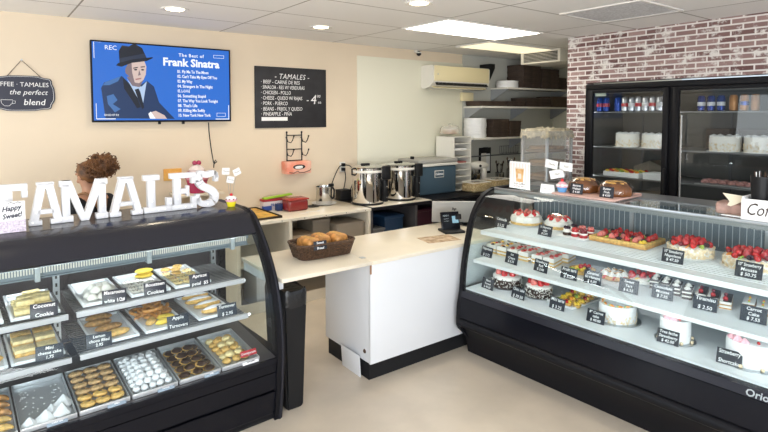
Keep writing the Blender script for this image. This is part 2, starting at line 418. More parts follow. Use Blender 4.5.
# ------------------------------------------------------------------ back wall things
def wall_things():
    W = YW-0.002
    # television
    t = thing('television', 'wide wall-mounted television with a blue music screen', 'television', (1.417, W-0.004, 2.147))
    w, h = 0.630, 0.362
    obj('housing', G().box(-w, w, -0.05, -0.015, -h, h, 0.006), 'blackplastic', t)
    obj('wall_bracket', G().box(-0.3, 0.3, -0.015, 0.004, -0.2, 0.2), 'blackplastic', t)
    f = G(); bz = 0.012
    f.box(-w, w, -0.058, -0.05, h-bz, h); f.box(-w, w, -0.058, -0.05, -h, -h+0.017)
    f.box(-w, -w+bz, -0.058, -0.05, -h+0.017, h-bz); f.box(w-bz, w, -0.058, -0.05, -h+0.017, h-bz)
    obj('bezel', f, 'blacksat', t)
    scr = obj('screen', G().box(-w+bz, w-bz, -0.053, -0.05, -h+0.017, h-bz), 'tv_blue', t)
    def E(n, c, s=1.0): return mat(n, (0, 0, 0), 0.3, emit=c, estr=s)
    dk = E('screen_black', (0.006, 0.010, 0.022)); suit = E('screen_suit', (0.010, 0.033, 0.105)); suit2 = E('screen_suit_light', (0.05, 0.15, 0.38))
    sk = E('screen_skin', (0.60, 0.46, 0.42)); sk2 = E('screen_skin_shade', (0.20, 0.15, 0.17)); wh = E('screen_white', (0.85, 0.88, 0.92)); shirt = E('screen_shirt', (0.40, 0.52, 0.72))
    lay = [0]
    def flat(n, poly, m):
        lay[0] += 1; y = -0.053-0.00025*lay[0]
        obj(n, G().prism(poly, y, y-0.00025, 'y'), m, scr)
    def uv(px, py):
        s = px/722; u = .865*s/(1-.135*s); f = (py-(8+44*s))/(416-56*s); return ((u-.5)*1.266, (.5-f)*0.724)
    def P(*q): return [uv(*a) for a in q]
    def ell(cx, cy, rx, ry, n=26, rot=0):
        return P(*[(cx+rx*math.cos(k*2*math.pi/n)*math.cos(rot)-ry*math.sin(k*2*math.pi/n)*math.sin(rot),
                    cy+rx*math.cos(k*2*math.pi/n)*math.sin(rot)+ry*math.sin(k*2*math.pi/n)*math.cos(rot)) for k in range(n)])
    flat('suit_jacket', P((70, 402), (52, 250), (68, 222), (160, 188), (225, 250), (290, 212), (325, 240), (350, 320), (400, 372), (430, 402)), suit)
    flat('shoulder_highlight', P((60, 236), (75, 220), (155, 190), (140, 215), (95, 235)), suit2)
    flat('sleeve_highlight', P((80, 290), (115, 280), (135, 310), (110, 330), (150, 355), (120, 372), (85, 330)), suit2)
    flat('lapel', P((165, 192), (225, 262), (255, 345), (235, 350), (170, 250)), dk)
    flat('shirt', P((185, 200), (215, 238), (262, 240), (288, 214), (262, 350), (240, 300)), shirt)
    flat('necktie', P((225, 256), (245, 250), (254, 268), (272, 345), (262, 356), (236, 290)), dk)
    flat('neck', P((185, 190), (270, 210), (250, 244), (212, 236)), sk2)
    flat('face', P((180, 150), (196, 122), (276, 106), (288, 140), (284, 180), (272, 206), (248, 224), (226, 220), (205, 200), (186, 178)), sk)
    flat('face_shade', P((180, 150), (196, 122), (212, 120), (214, 170), (226, 220), (205, 200), (186, 178)), sk2)
    flat('ear', ell(186, 162, 8, 17), sk2)
    for ex in (232, 268): flat('eye', ell(ex, 156, 8, 4), dk)
    flat('eyebrow', P((220, 146), (244, 142), (244, 147), (220, 151)), dk); flat('eyebrow', P((258, 140), (280, 138), (280, 143), (258, 145)), dk)
    flat('nose', P((250, 156), (258, 182), (244, 186)), sk2)
    flat('mouth', P((228, 202), (262, 196), (258, 203), (232, 208)), E('screen_lips', (0.34, 0.14, 0.14)))
    flat('hat_crown', P((150, 130), (148, 62), (165, 35), (200, 40), (228, 24), (268, 48), (290, 96), (220, 116)), dk)
    flat('hat_band', P((150, 122), (149, 100), (280, 74), (291, 98)), E('screen_band', (0.02, 0.03, 0.06)))
    flat('hat_brim', P((132, 136), (142, 124), (220, 104), (320, 92), (322, 97), (290, 112), (212, 122), (160, 142)), dk)
    flat('hand', P((300, 372), (330, 362), (375, 384), (388, 402), (318, 402)), sk)
    flat('sleeve_cuff', P((292, 378), (305, 366), (330, 402), (300, 402)), wh)
    y = -0.0605
    def tx(n, s, px, py, size, **kw):
        u, v = uv(px, py); me = text_mesh(s, size, 0.0002, m=T(u, y, v) @ UPR, **kw); obj(n, me, wh, scr)
    tx('recording_caption', 'REC', 106, 48, 0.056); tx('title_line', 'The Best of', 520, 84, 0.044, spacing=1.15, bold=0.0006)
    tx('title_name', 'Frank Sinatra', 522, 122, 0.102, bold=0.0035, width=0.655)
    ls = ['01. Fly Me To The Moon', "02. Can't Take My Eyes Off You", '03. My Way', '04. Strangers In The Night', '05. L-O-V-E', '06. Something Stupid',
          '07. The Way You Look Tonight', "08. That's Life", '09. Killing Me Softly', '10. New York New York']
    for i, s_ in enumerate(ls): tx('track_line', s_, 446, 163+i*24.6, 0.0405, align='LEFT', bold=0.0009, width=(.30,.385,.14,.34,.115,.27,.39,.185,.26,.31)[i])
    tx('time_caption', '00:00:47:02', 102, 386, 0.026)
    def corner(*rs):
        g = G()
        for (a, b, c, d) in rs:
            u0, v0 = uv(a, b); u1, v1 = uv(c, d); g.box(min(u0, u1), max(u0, u1), y-0.0002, y, min(v0, v1), max(v0, v1))
        return g
    obj('corner_mark', corner((24, 404, 122, 407), (22, 328, 25, 407)), wh, scr); obj('corner_mark', corner((18, 18, 60, 21), (18, 18, 21, 100)), wh, scr); obj('corner_mark', corner((640, 399, 710, 402), (707, 330, 710, 402)), wh, scr)
    for (a, b, c, d) in ((634, 78, 688, 96), (646, 370, 692, 388)):
        g = G(); u0, v0 = uv(a, b); u1, v1 = uv(c, d)
        g.box(u0, u1, y-0.0002, y, v0-0.003, v0); g.box(u0, u1, y-0.0002, y, v1, v1+0.003); g.box(u0, u0+0.003, y-0.0002, y, v1, v0); g.box(u1-0.003, u1, y-0.0002, y, v1, v0); obj('battery_mark', g, wh, scr)
    for x in (-0.06, 0.16):
        g = G(); g.box(x-0.012, x+0.012, -0.04, -0.02, -h-0.022, -h, 0.002); obj('stand_socket', g, 'blackplastic', t)
    # cable
    g = G(); g.tube([(0, 0, 0), (0.004, 0, -0.1), (0.02, 0.0, -0.25), (0.043, 0, -0.40), (0.05, 0, -0.42), (0.075, -0.01, -0.40), (0.06, -0.015, -0.38), (0.05, 0, -0.41), (0.045, 0, -0.46)], 0.005)
    single('power_cable', g, 'blackplastic', 'black cable hanging down the wall from under the television', 'cable', (1.832, W-0.012, 1.775))
    # chalkboard
    t = thing('chalkboard', 'square black chalkboard listing tamales in white chalk', 'chalkboard', (2.765, W, 2.04))
    obj('board', G().box(-0.435, 0.435, -0.018, 0, -0.33, 0.33, 0.003), 'slatesign', t)
    L = [('- TAMALES -', 0.0, 0.228, 0.080, dict(shear=0.25, spacing=1.1, width=.42)),
         ('· BEEF - CARNE DE RES', .165, .46), ('· SINALOA - RES W/ VERDURAS', .108, .52), ('· CHICKEN - POLLO', .050, .35), ('· CHEESE - QUESO W/ RAJAS', -.008, .49), ('· PORK - PUERCO', -.066, .31), ('· BEANS - FRIJOL Y QUESO', -.125, .49), ('· PINEAPPLE - PIÑA', -.180, .36)]
    for i, q in enumerate(L):
        if i: q = (q[0], -.37, q[1], .056, dict(align='LEFT', width=q[2], shear=.08))
        obj('chalk_line', text_mesh(q[0], q[3], .0004, m=T(q[1], -.0185, q[2]) @ UPR, **q[4]), 'chalk', t)
    for s_, x, z, sz in (('4', .265, -.02, .15), ('00', .335, .022, .045), ('ea', .345, -.045, .05), ('-', .19, -.02, .10)):
        obj('chalk_line', text_mesh(s_, sz, .0004, shear=.15, m=T(x, -.0185, z) @ UPR), 'chalk', t)
    obj('tape_strip', G().box(-0.365, -0.06, -0.0205, -0.018, -0.252, -0.212), 'paper', t)
    # scalloped plaque
    t = thing('hanging_plaque', 'scalloped navy plaque with chalk words about coffee hanging from a nail', 'wall sign', (0.285, W, 2.03))
    def plaque(sc):
        pts = []
        for k in range(72):
            a = 2*math.pi*k/72; c, s = math.cos(a), math.sin(a)
            x = 0.232*math.copysign(abs(c)**0.42, c); z = 0.148*math.copysign(abs(s)**0.5, s)
            q = 1+0.028*math.cos(8*a+0.4)
            pts.append((x*q*sc, z*q*sc))
        return pts
    obj('board', G().prism(plaque(.97), -0.014, 0, 'y'), 'navy', t)
    edge = [(x, -0.0145, z) for x, z in plaque(.92)]
    obj('chalk_border', G().tube(edge, 0.0016, 4, closed=True), 'chalk', t)
    cup = [('COFFEE · TAMALES', -0.02, 0.072, 0.052, dict(width=0.41)), ('the perfect', 0.04, 0.008, 0.06, dict(shear=0.3)), ('blend', 0.08, -0.075, 0.07, dict(shear=0.15, bold=0.0006))]
    for q in cup: obj('chalk_line', text_mesh(q[0], q[3], .0004, m=T(q[1], -.0145, q[2]) @ UPR, **q[4]), 'chalk', t)
    g = G(); g.tube([(-0.15, -0.015, -0.055), (-0.145, -0.015, -0.085), (-0.125, -0.015, -0.105), (-0.095, -0.015, -0.105), (-0.075, -0.015, -0.085), (-0.07, -0.015, -0.055), (-0.15, -0.015, -0.055)], 0.002, 4)
    obj('cup_drawing', g, 'chalk', t); g = G(); g.tube([(-0.07, -0.015, -0.062), (-0.05, -0.015, -0.065), (-0.055, -0.015, -0.085), (-0.075, -0.015, -0.085)], 0.002, 4); obj('cup_handle_drawing', g, 'chalk', t)
    g = G(); g.tube([(-0.10, -0.006, 0.142), (0.0, -0.006, 0.275), (0.13, -0.006, 0.14)], 0.003, 6); obj('hanging_cord', g, 'wicker', t)
    obj('nail', G().cyl((0, 0, 0.277), (0, -0.02, 0.277), 0.006), 'alu', t)
    # hook rack
    t = thing('hook_rack', 'black wire rack with four hooks on the cream wall', 'hook rack', (2.785, W, 1.50))
    g = G()
    for x in (-0.092, 0.092): g.cyl((x, -0.02, -0.16), (x, -0.02, 0.155), 0.007, seg=8); g.sph((x, -0.02, 0.16), 0.011)
    for z in (0.125, -0.03, -0.155): g.cyl((-0.092, -0.02, z), (0.092, -0.02, z), 0.0055, seg=8)
    for x in (-0.092, 0.092): g.cyl((x, -0.02, 0.1), (x, 0.0, 0.1), 0.006, seg=8)
    obj('frame', g, 'blackplastic', t)
    for x in (-0.092, 0.092):
        for z in (0.10, -0.05):
            g = G(); g.tube([(x, -0.02, z), (x+0.005, -0.035, z-0.045), (x+0.03, -0.06, z-0.055), (x+0.05, -0.06, z-0.03), (x+0.065, -0.06, z+0.012)], 0.0055, 6)
            g.sph((x+0.066, -0.06, z+0.016), 0.009); obj('hook', g, 'blackplastic', t)
    # tissue box under the rack
    t = thing('tissue_box', 'coral red tissue box fixed to the wall under the hook rack', 'tissue box', (2.785, W-0.075, 1.205))
    obj('carton', G().box(-0.152, 0.152, -0.055, 0.075, 0.0, 0.135, 0.006), mat('coral_card', (0.78, 0.26, 0.17), 0.5, col2=(0.85, 0.50, 0.38), vscale=7), t)
    g = G(); g.prism([(0.075*math.cos(k*math.pi/10), 0.075+0.027*math.sin(k*math.pi/10)) for k in range(20)], -0.058, -0.055, 'y'); obj('opening', g, 'blackplastic', t)
    g = G(); g.sph((-0.005, -0.058, 0.07), (0.05, 0.012, 0.018)); g.sph((0.02, -0.06, 0.074), (0.025, 0.012, 0.014)); obj('tissue', g, 'paper', t)
    g = G(); g.tube([(-0.12, -0.057, 0.02), (-0.07, -0.06, 0.01), (-0.02, -0.06, 0.03), (0.0, -0.06, 0.012), (0.06, -0.06, 0.012), (0.13, -0.06, 0.03), (0.15, -0.05, 0.05)], 0.004, 6); obj('holder_wire', g, 'wicker', t)
    # outlet + wires
    t = thing('power_outlet', 'white double power outlet on the wall behind the appliances', 'outlet', (3.42, W-0.009, 1.235))
    obj('plate', G().box(-0.04, 0.04, -0.008, 0, -0.06, 0.06, 0.003), 'acside', t)
    obj('plug', G().box(-0.02, 0.02, -0.045, -0.008, 0.008, 0.045, 0.004), 'blackplastic', t)
    obj('plug', G().box(-0.02, 0.02, -0.045, -0.008, -0.045, -0.008, 0.004), 'blackplastic', t)
    t = thing('power_outlet', 'orange wall plate behind the white letters', 'outlet', (1.475, W, 1.275))
    obj('plate', G().box(-0.085, 0.085, -0.012, 0, -0.06, 0.055, 0.004), mat('orange_plate', (0.72, 0.33, 0.05), 0.4, col2=(0.85, 0.5, 0.12), vscale=8), t)
    obj('switch', G().box(-0.05, 0.05, -0.020, -0.012, -0.02, 0.022, 0.003), mat('orange_rocker', (0.8, 0.42, 0.1), 0.4), t)
    # air conditioner
    t = thing('air_conditioner', 'aged ivory split air conditioner high on the kitchen wall', 'air conditioner', (4.65, YW-0.012, 2.19))
    prof = [(0, 0.02), (-0.06, 0.0), (-0.17, 0.03), (-0.225, 0.075), (-0.235, 0.12), (-0.235, 0.285), (-0.215, 0.305), (0, 0.305)]
    obj('side_cap', G().prism(prof, 0.0, 0.02, 'x'), 'acside', t); obj('side_cap', G().prism(prof, 1.04, 1.06, 'x'), 'acside', t)
    obj('body', G().prism(prof, 0.02, 1.04, 'x'), 'acside', t)
    obj('front_panel', G().box(0.02, 1.04, -0.245, -0.235, 0.10, 0.298, 0.004), 'acbody', t)
    g = G(); g.box(0.05, 1.01, -0.012, 0.0, -0.026, 0.026, m=T(0, -0.228, 0.066) @ RX(-42)); obj('air_slot', g, 'blackplastic', t)
    for k in range(14):
        x = 0.09+k*0.066; g = G(); g.box(x-0.004, x+0.004, -0.016, -0.012, -0.018, 0.018, m=T(0, -0.2275, 0.0655) @ RX(-42)); obj('vane', g, 'wire', t)
    g = G(); g.box(0.04, 1.02, -0.008, 0.0, -0.03, 0.03, m=T(0, -0.185, 0.022) @ RX(-70)); obj('louvre_flap', g, 'acbody', t)
    obj('badge', G().box(0.07, 0.085, -0.247, -0.245, 0.18, 0.195), 'alu', t)
    g = G(); g.prism([(0, 0), (-0.03, 0.0), (-0.20, 0.30), (-0.20, 0.36), (0, 0.36)], 0, 0.10, 'x')
    single('wall_bracket', g, 'blackplastic', 'black plastic wedge on the wall at the far end of the air conditioner', 'bracket', (5.76, YW-0.012, 2.21))
    g = G(); g.box(-0.11, 0.11, -0.05, 0, -0.06, 0.06, 0.006)
    single('pipe_cover', g, 'acbody', 'cream pipe cover box under the air conditioner', 'pipe cover', (5.48, YW-0.012, 2.105))
wall_things()

# ------------------------------------------------------------------ display cases
def off(prof, d):
    """offset an open profile to its right-hand side by d"""
    out = []
    n = len(prof)
    for i, p in enumerate(prof):
        a = Vector(prof[max(0, i-1)]); b = Vector(prof[min(n-1, i+1)]); t = (b-a).normalized()
        out.append((p[0]+t.y*d, p[1]-t.x*d))
    return out
def smooth(P, k=3):
    """Catmull-Rom refine"""
    out = []
    for i in range(len(P)-1):
        p0 = Vector(P[max(0, i-1)]); p1 = Vector(P[i]); p2 = Vector(P[i+1]); p3 = Vector(P[min(len(P)-1, i+2)])
        for j in range(k):
            t = j/k
            q = 0.5*((2*p1)+(p2-p0)*t+(2*p0-5*p1+4*p2-p3)*t*t+(3*p1-p0-3*p2+p3)*t**3); out.append((q.x, q.y))
    out.append(tuple(P[-1])); return out

def case_left():
    t = thing('display_case', 'curved black bakery display case on the left with marquee letters on top', 'display case', Lw(0, 0), LA)
    XL = -1.95
    outer = smooth([(.070, 0), (.064, .03), (.042, .18), (.026, .39), (.030, .535), (.056, .705), (.117, .875), (.205, 1.015), (.29, 1.115), (.365, 1.19), (.44, 1.228), (.54, 1.24)])
    inner = off(outer, 0.06)
    for nm, x0, x1 in (('end_panel', -0.05, 0.0), ('end_panel', XL, XL+0.05)):
        g = G(); g.band(outer, inner, x0, x1, 'x')
        g.box(x0+0.004, x1-0.002, 0.09, 0.95, 0.0, 0.42); g.box(x0, x1, 0.54, 0.95, 1.18, 1.24); g.box(x0, x1, 0.89, 0.95, 0.42, 1.18)
        e = obj(nm, g, 'blacksat', t)
        rib = G(); rib.band(off(outer, -0.006), off(outer, 0.010), (x0+x1)/2+0.002, (x0+x1)/2+0.014, 'x'); obj('trim_rib', rib, 'slate', e)
        gl = G(); poly = [p for p in off(outer, 0.055) if 0.42 < p[1] < 1.18]
        gl.prism(poly+[(0.89, 1.18), (0.89, 0.42)], (x0+x1)/2-0.004, (x0+x1)/2+0.002, 'x'); obj('end_glass', gl, 'glass', t)
    a, b = XL+0.05, -0.05
    # top and curved canopy
    g = G(); g.box(a, b, 0.535, 0.95, 1.215, 1.24); obj('top', g, 'slate', t)
    cp = [p for p in outer if p[1] >= 1.105]; cp[-1] = (0.535, 1.2395)
    g = G(); g.band(cp, off(cp, 0.022), a, b, 'x'); obj('canopy', g, 'slate', t)
    # front glass
    gp = [p for p in off(outer, 0.012) if 0.405 <= p[1] <= 1.125]
    g = G(); g.band(gp, off(gp, 0.006), a, b, 'x'); obj('front_glass', g, 'glass', t)
    # lower front: bumper and three panels
    def fp(z0, z1, d, nm, m):
        ps = [p for p in off(outer, d)]
        def at(z):
            for q, r in zip(ps, ps[1:]):
                if q[1] <= z <= r[1]: return q[0]+(r[0]-q[0])*(z-q[1])/(r[1]-q[1]+1e-9)
            return ps[0][0]
        zz = [z0+(z1-z0)*i/4 for i in range(5)]
        g = G(); P = [(at(z), z) for z in zz]; g.band(P, [(y+0.02, z) for y, z in P], a, b, 'x'); obj(nm, g, m, t)
    fp(0.368, 0.402, 0.006, 'bumper_rail', 'black'); fp(0.315, 0.362, 0.014, 'front_panel', 'black')
    fp(0.205, 0.309, 0.014, 'front_panel', 'black'); fp(0.050, 0.186, 0.014, 'front_panel', 'black'); fp(0.004, 0.045, 0.022, 'kick_plate', 'rubber')
    g = G(); g.box(a, b, 0.085, 0.95, 0.02, 0.385); obj('base_cabinet', g, 'blacksat', t)
    # sloping deck, back wall with two dark sliding doors
    g = G(); g.prism([(0.047, 0.388), (0.047, 0.403), (0.66, 0.464), (0.66, 0.388)], a, b, 'x'); obj('deck', g, 'darkint', t)
    g = G(); g.box(a, b, 0.66, 0.89, 0.385, 0.47); obj('rear_ledge', g, 'darkint', t)
    for k, (p, q, yy) in enumerate(((a, -0.98, 0.895), (-1.0, b, 0.912))):
        g = G(); g.box(p, q, yy, yy+0.012, 0.47, 1.215); obj('sliding_door', g, mat('tinted_door', (0.055, 0.05, 0.055), 0.08), t)
    for x in (-1.092, -0.205):
        for yy, nm in ((0.60, 'shelf_post'),):
            g = G(); g.box(x-0.016, x+0.016, yy, yy+0.02, 0.464, 1.215); ps = obj(nm, g, 'alu', t)
            sl = G()
            for k in range(16): sl.box(x-0.005, x+0.005, yy-0.0012, yy, 0.50+k*0.045, 0.52+k*0.045)
            obj('slots', sl, 'blackplastic', ps)
    # shelves
    def shelf(x0, x1, y0, y1, z):
        g = G(); g.box(x0, x1, y0-0.012, y0+0.006, z-0.022, z+0.004, 0.002); s = obj('shelf', g, 'rail', t)
        w = G()
        for k in range(int((y1-y0)/0.03)): w.box(x0, x1, y0+0.02+k*0.03, y0+0.030+k*0.03, z-0.012, z-0.005)
        for x in (x0+0.01, (x0+x1)/2, x1-0.02): w.box(x, x+0.012, y0, y1, z-0.020, z-0.012)
        obj('wire_deck', w, 'wire', s)
    shelf(-1.075, -0.205, 0.13, 0.60, 0.89); shelf(XL+0.06, -1.11, 0.13, 0.60, 0.89)
    shelf(-1.075, -0.215, 0.07, 0.60, 0.70); shelf(XL+0.06, -1.11, 0.07, 0.60, 0.70)
    # air grille and light under the canopy
    g = G(); g.box(a, b, 0.40, 0.43, 1.060, 1.075); g.box(a, b, 0.41, 0.43, 1.015, 1.022); g.box(a, b, 0.425, 0.43, 1.02, 1.075); obj('air_rail', g, mat('steel_blue_rail', (.20, .24, .27), .35), t)
    g = G()
    for k in range(150):
        x = a+0.006+k*0.0122; g.box(x, x+0.006, 0.396, 0.40, 1.046, 1.074)
    o = obj('air_comb', g, 'acside', t)
    for x in (-1.2, -0.66, -0.16):
        g = G(); g.box(x-0.012, x+0.012, 0.385, 0.43, 1.005, 1.075, 0.002); obj('rail_clip', g, 'rail', t)
    g = G(); g.cyl((a+0.02, 0.46, 1.12), (b-0.02, 0.46, 1.12), 0.013, seg=10); obj('light_tube', g, 'ledl', t)
    for z, y in ((.872, .155), (.684, .095)):
        g = G(); g.cyl((-1.06, y, z), (-.19, y, z), .006, seg=8); obj('light_tube', g, 'led', t)
    g = G(); g.box(-0.66, -0.55, 0.885, 0.893, 1.0, 1.07); obj('notice', g, 'paper', t)
    return t
case_left()

def case_right():
    t = thing('display_case', 'long curved glass cake display case on the right with three shelves of cakes', 'display case', Rw(0, 0), RA)
    Y1 = -2.55
    outer = smooth([(-.110, .505), (-.098, .66), (-.066, .83), (-.012, 1.03), (.062, 1.16), (.155, 1.238), (.265, 1.272)])
    low = [(0.0, 0.0), (-.012, .05), (-.03, .12), (-.075, .175), (-.12, .215), (-.140, .25), (-.142, .30), (-.132, .42), (-.110, .505)]
    full = low[:-1]+outer
    inner = off(full, 0.034)
    for y0, y1 in ((-0.035, 0.0), (Y1, Y1+0.035)):
        g = G(); g.band(full, inner, y0, y1, 'y')
        g.box(0.02, 0.86, y0+0.002, y1-0.002, 0.0, 0.22); g.box(-0.10, 0.86, y0+0.002, y1-0.002, 0.20, 0.525); g.box(0.25, 0.86, y0, y1, 1.245, 1.275); g.box(0.825, 0.86, y0, y1, 0.5, 1.25)
        obj('end_frame', g, 'blacksat', t)
        gl = G(); gl.prism([p for p in off(outer, 0.03) if p[1] < 1.25]+[(0.825, 1.25), (0.825, 0.52), (-0.07, 0.52)], (y0+y1)/2-0.003, (y0+y1)/2+0.003, 'y'); obj('end_glass', gl, 'glass', t)
    a, b = Y1+0.035, -0.035
    gp = off(outer, 0.008)
    g = G(); g.band(gp, off(gp, 0.006), a, b, 'y'); obj('front_glass', g, 'glass', t)
    g = G(); g.box(0.262, 0.62, a, b, 1.262, 1.270); obj('top_glass', g, 'glass', t)
    g = G(); g.box(0.252, 0.27, a, b, 1.258, 1.2745, 0.002); obj('top_rail', g, 'alu', t)
    g = G(); g.box(0.60, 0.64, a, b, 1.240, 1.276, 0.003); g.box(0.64, 0.86, a, b, 1.255, 1.275); obj('rear_top', g, mat('grey_rear_top', (.16, .17, .18), .3), t)
    # lower front
    g = G(); g.prism([(-.128, .470), (-.118, .515), (-.075, .520), (-.075, .470)], a, b, 'y'); rl = obj('glass_rail', g, 'slate', t)
    me = text_mesh('Orion', 0.05, 0.0006, shear=0.1, bold=0.0008, m=T(-0.1245, -1.965, 0.490) @ RZ(-90) @ RX(90-12)); obj('maker_name', me, 'rail', rl)
    g = G(); g.band([(-.124, .465), (-.133, .40), (-.138, .315)], [(-.10, .465), (-.10, .40), (-.10, .315)], a, b, 'y'); obj('front_panel', g, 'black', t)
    g = G(); g.tube([(-.122, a, .275), (-.122, b, .275)], 0.034, 14); obj('bumper', g, 'blacksat', t)
    g = G(); g.band([(-.105, .245), (-.07, .19), (-.035, .13), (-.015, .06), (0, 0)], [(0.02, .245), (0.02, .19), (0.02, .13), (0.03, .06), (0.03, 0)], a, b, 'y'); obj('base_panel', g, 'blacksat', t)
    g = G(); g.box(0.03, 0.86, a, b, 0.0, 0.50); obj('base_cabinet', g, 'blacksat', t)
    g = G(); g.box(-0.098, 0.03, a, b, 0.25, 0.47); obj('front_body', g, 'blacksat', t)
    g = G(); g.box(-0.072, 0.80, a, b, 0.505, 0.53); obj('deck', g, 'whitewire', t)
    # back
    g = G(); g.box(0.80, 0.815, a, b, 0.53, 1.255); bk = obj('rear_wall', g, 'caseback', t)
    for k in range(2):
        g = G(); g.box(0.79, 0.80, -0.9-0.85*k, -0.87-0.85*k, 0.53, 1.25); obj('door_edge', g, 'alu', t)
    g = G()
    for k in range(62):
        y = a+0.02+k*0.0395; g.box(0.786, 0.789, y, y+0.004, 0.985, 1.24)
    obj('wire_screen', g, 'rail', t)
    # shelves
    for z, x0, x1, wires in ((0.96, 0.08, 0.775, True), (0.745, 0.0, 0.775, False)):
        g = G(); g.box(x0-0.012, x0+0.012, a+0.01, b-0.02, z-(0.034 if wires else .026), z-0.001, 0.003); s = obj('shelf', g, 'whitewire', t)
        if wires:
            w = G()
            w.box(x0+0.012, x0+0.10, a+0.01, b-0.02, z-0.008, z-0.003)
            for k in range(16): w.box(x0+0.115+k*0.038, x0+0.129+k*0.038, a+0.01, b-0.02, z-0.008, z-0.002)
            for k in range(64): y = a+0.02+k*0.0385; w.box(x0+0.1, x1-0.06, y, y+0.018, z-0.014, z-0.008)
            obj('wire_deck', w, 'whitewire', s)
        else:
            w = G(); w.box(x0+0.012, x1-0.06, a+0.01, b-0.02, z-0.010, z-0.001); obj('shelf_board', w, 'whitewire', s)
        for y in (-0.06, -0.88, -1.72, -2.49):
            g = G(); g.prism([(x0+0.02, z-0.014), (x1-0.04, z-0.06), (x1-0.02, z-0.06), (x1-0.02, z-0.014)], y-0.006, y+0.006, 'y'); obj('shelf_bracket', g, 'rail', t)
    for x, z, lm in ((0.272, 1.243, 'led'), (0.105, 0.938, 'ledw'), (0.027, 0.723, 'ledw')):
        g = G(); g.cyl((x, a+0.03, z), (x, b-0.03, z), 0.008, seg=8); obj('light_tube', g, lm, t)
    g = G(); g.box(.2545, .258, a, b, 1.230, 1.262); obj('light_valance', g, mat('grey_valance', (.22, .24, .25), .3), t)
    return t
case_right()

# ------------------------------------------------------------------ price cards
def card(lines, label, loc, rz, w=0.125, h=0.078, tilt=14, group='chalk price cards', m='cardblack', ink='chalk'):
    t = thing('price_card', label, 'price card', loc, rz, group)
    g = G(); g.box(-w/2, w/2, -0.0015, 0.0015, 0, h, 0.0007, RX(-tilt)); obj('card', g, m, t)
    g = G(); g.box(-0.02, 0.02, 0.0, math.sin(R(tilt))*h*0.55+0.012, 0.0, 0.003); g.box(-0.02, 0.02, math.sin(R(tilt))*h*0.5, math.sin(R(tilt))*h*0.5+0.002, 0.0, h*0.5); obj('foot', g, m, t)
    n = len(lines); L = []
    for i, s in enumerate(lines):
        L.append((s, 0, h*(0.80-0.60*i/max(1, n-1)) if n > 1 else h*0.5, h*(0.37 if n < 3 else 0.285), dict(width=w*0.84, shear=0.12, bold=0.0003)))
    obj('lettering', lines_mesh(L, 'lettering', RX(-tilt) @ T(0, -0.0022, 0) @ UPR, ext=0.0002), ink, t)
    return t

# ------------------------------------------------------------------ food builders
def strawberry_g(r=0.017, h=0.034, lying=False):
    g = G(); g.lathe([(0, 0), (r*0.75, 0.02*h), (r, h*0.25), (r*0.86, h*0.55), (r*0.5, h*0.85), (0, h)], 12)
    return g
MS = {}
def shared(key, fn):
    if key not in MS: MS[key] = fn().mesh(key)
    return MS[key]
def put(name, me, m, parent, loc, rz=0.0, rx=0.0, ry=0.0, sc=1.0, kind=None):
    key = (me.name, m if isinstance(m, str) else m.name)
    if key not in MS:
        c = me.copy(); c.materials.clear(); c.materials.append(M[m] if isinstance(m, str) else m); MS[key] = c
    o = bpy.data.objects.new(name, MS[key]); COL.objects.link(o); o.parent = parent; o.location = loc
    o.rotation_euler = (R(rx), R(ry), R(rz)); o.scale = sc if hasattr(sc, '__len__') else (sc,)*3
    if kind: o['kind'] = kind
    return o
def sb(): return shared('strawberry', lambda: strawberry_g())
def half(): return shared('strawberry_half', lambda: G().lathe([(0, 0), (0.016, 0.002), (0.018, 0.008), (0.012, 0.014), (0, 0.016)], 12))
def ball(): return shared('berry', lambda: G().sph((0, 0, 0.010), 0.011, 10, 7))
def bramble():
    def f():
        g = G()
        for k in range(16):
            a = k*2.4; z = 0.003+0.018*k/16; r = 0.009*math.sin(math.pi*(0.15+0.8*k/16))+0.002
            g.sph((r*math.cos(a), r*math.sin(a), z), 0.0052, 7, 5)
        return g
    return shared('bramble', f)
def disc(): return shared('fruit_slice', lambda: G().lathe([(0, 0), (0.019, 0), (0.020, 0.003), (0.018, 0.006), (0, 0.006)], 16))
def rosette():
    def f():
        return G().lathe([(0.018, 0), (0.020, 0.006), (0.014, 0.013), (0.007, 0.021), (0, 0.028)], 14, scal=lambda a: 1+0.12*math.cos(7*a))
    return shared('cream_rosette', f)
def jit(s): return random.uniform(-s, s)

def board(t, r, m='goldboard', z=0.0):
    obj('cake_board', G().lathe([(0, z), (r, z), (r, z+0.003), (0, z+0.003)], 28), m, t)

def flakes(r, h, n, sz=0.010, z0=0.006, top=0):
    g = G()
    for k in range(n):
        a = random.uniform(0, 2*math.pi); z = random.uniform(z0, h)
        m = T(r*math.cos(a), r*math.sin(a), z) @ RZ(math.degrees(a)+jit(50)) @ RX(jit(60)) @ RY(90+jit(30))
        g.lathe([(0, -0.0012), (sz*random.uniform(.55, 1), 0), (0, 0.0012)], 6, m=m)
    for k in range(top):
        a = random.uniform(0, 2*math.pi); q = r*random.uniform(.75, 1)
        g.lathe([(0, -0.0012), (sz*random.uniform(.55, 1), 0), (0, 0.0012)], 6, m=T(q*math.cos(a), q*math.sin(a), h) @ RX(jit(30)) @ RY(jit(30)))
    return g

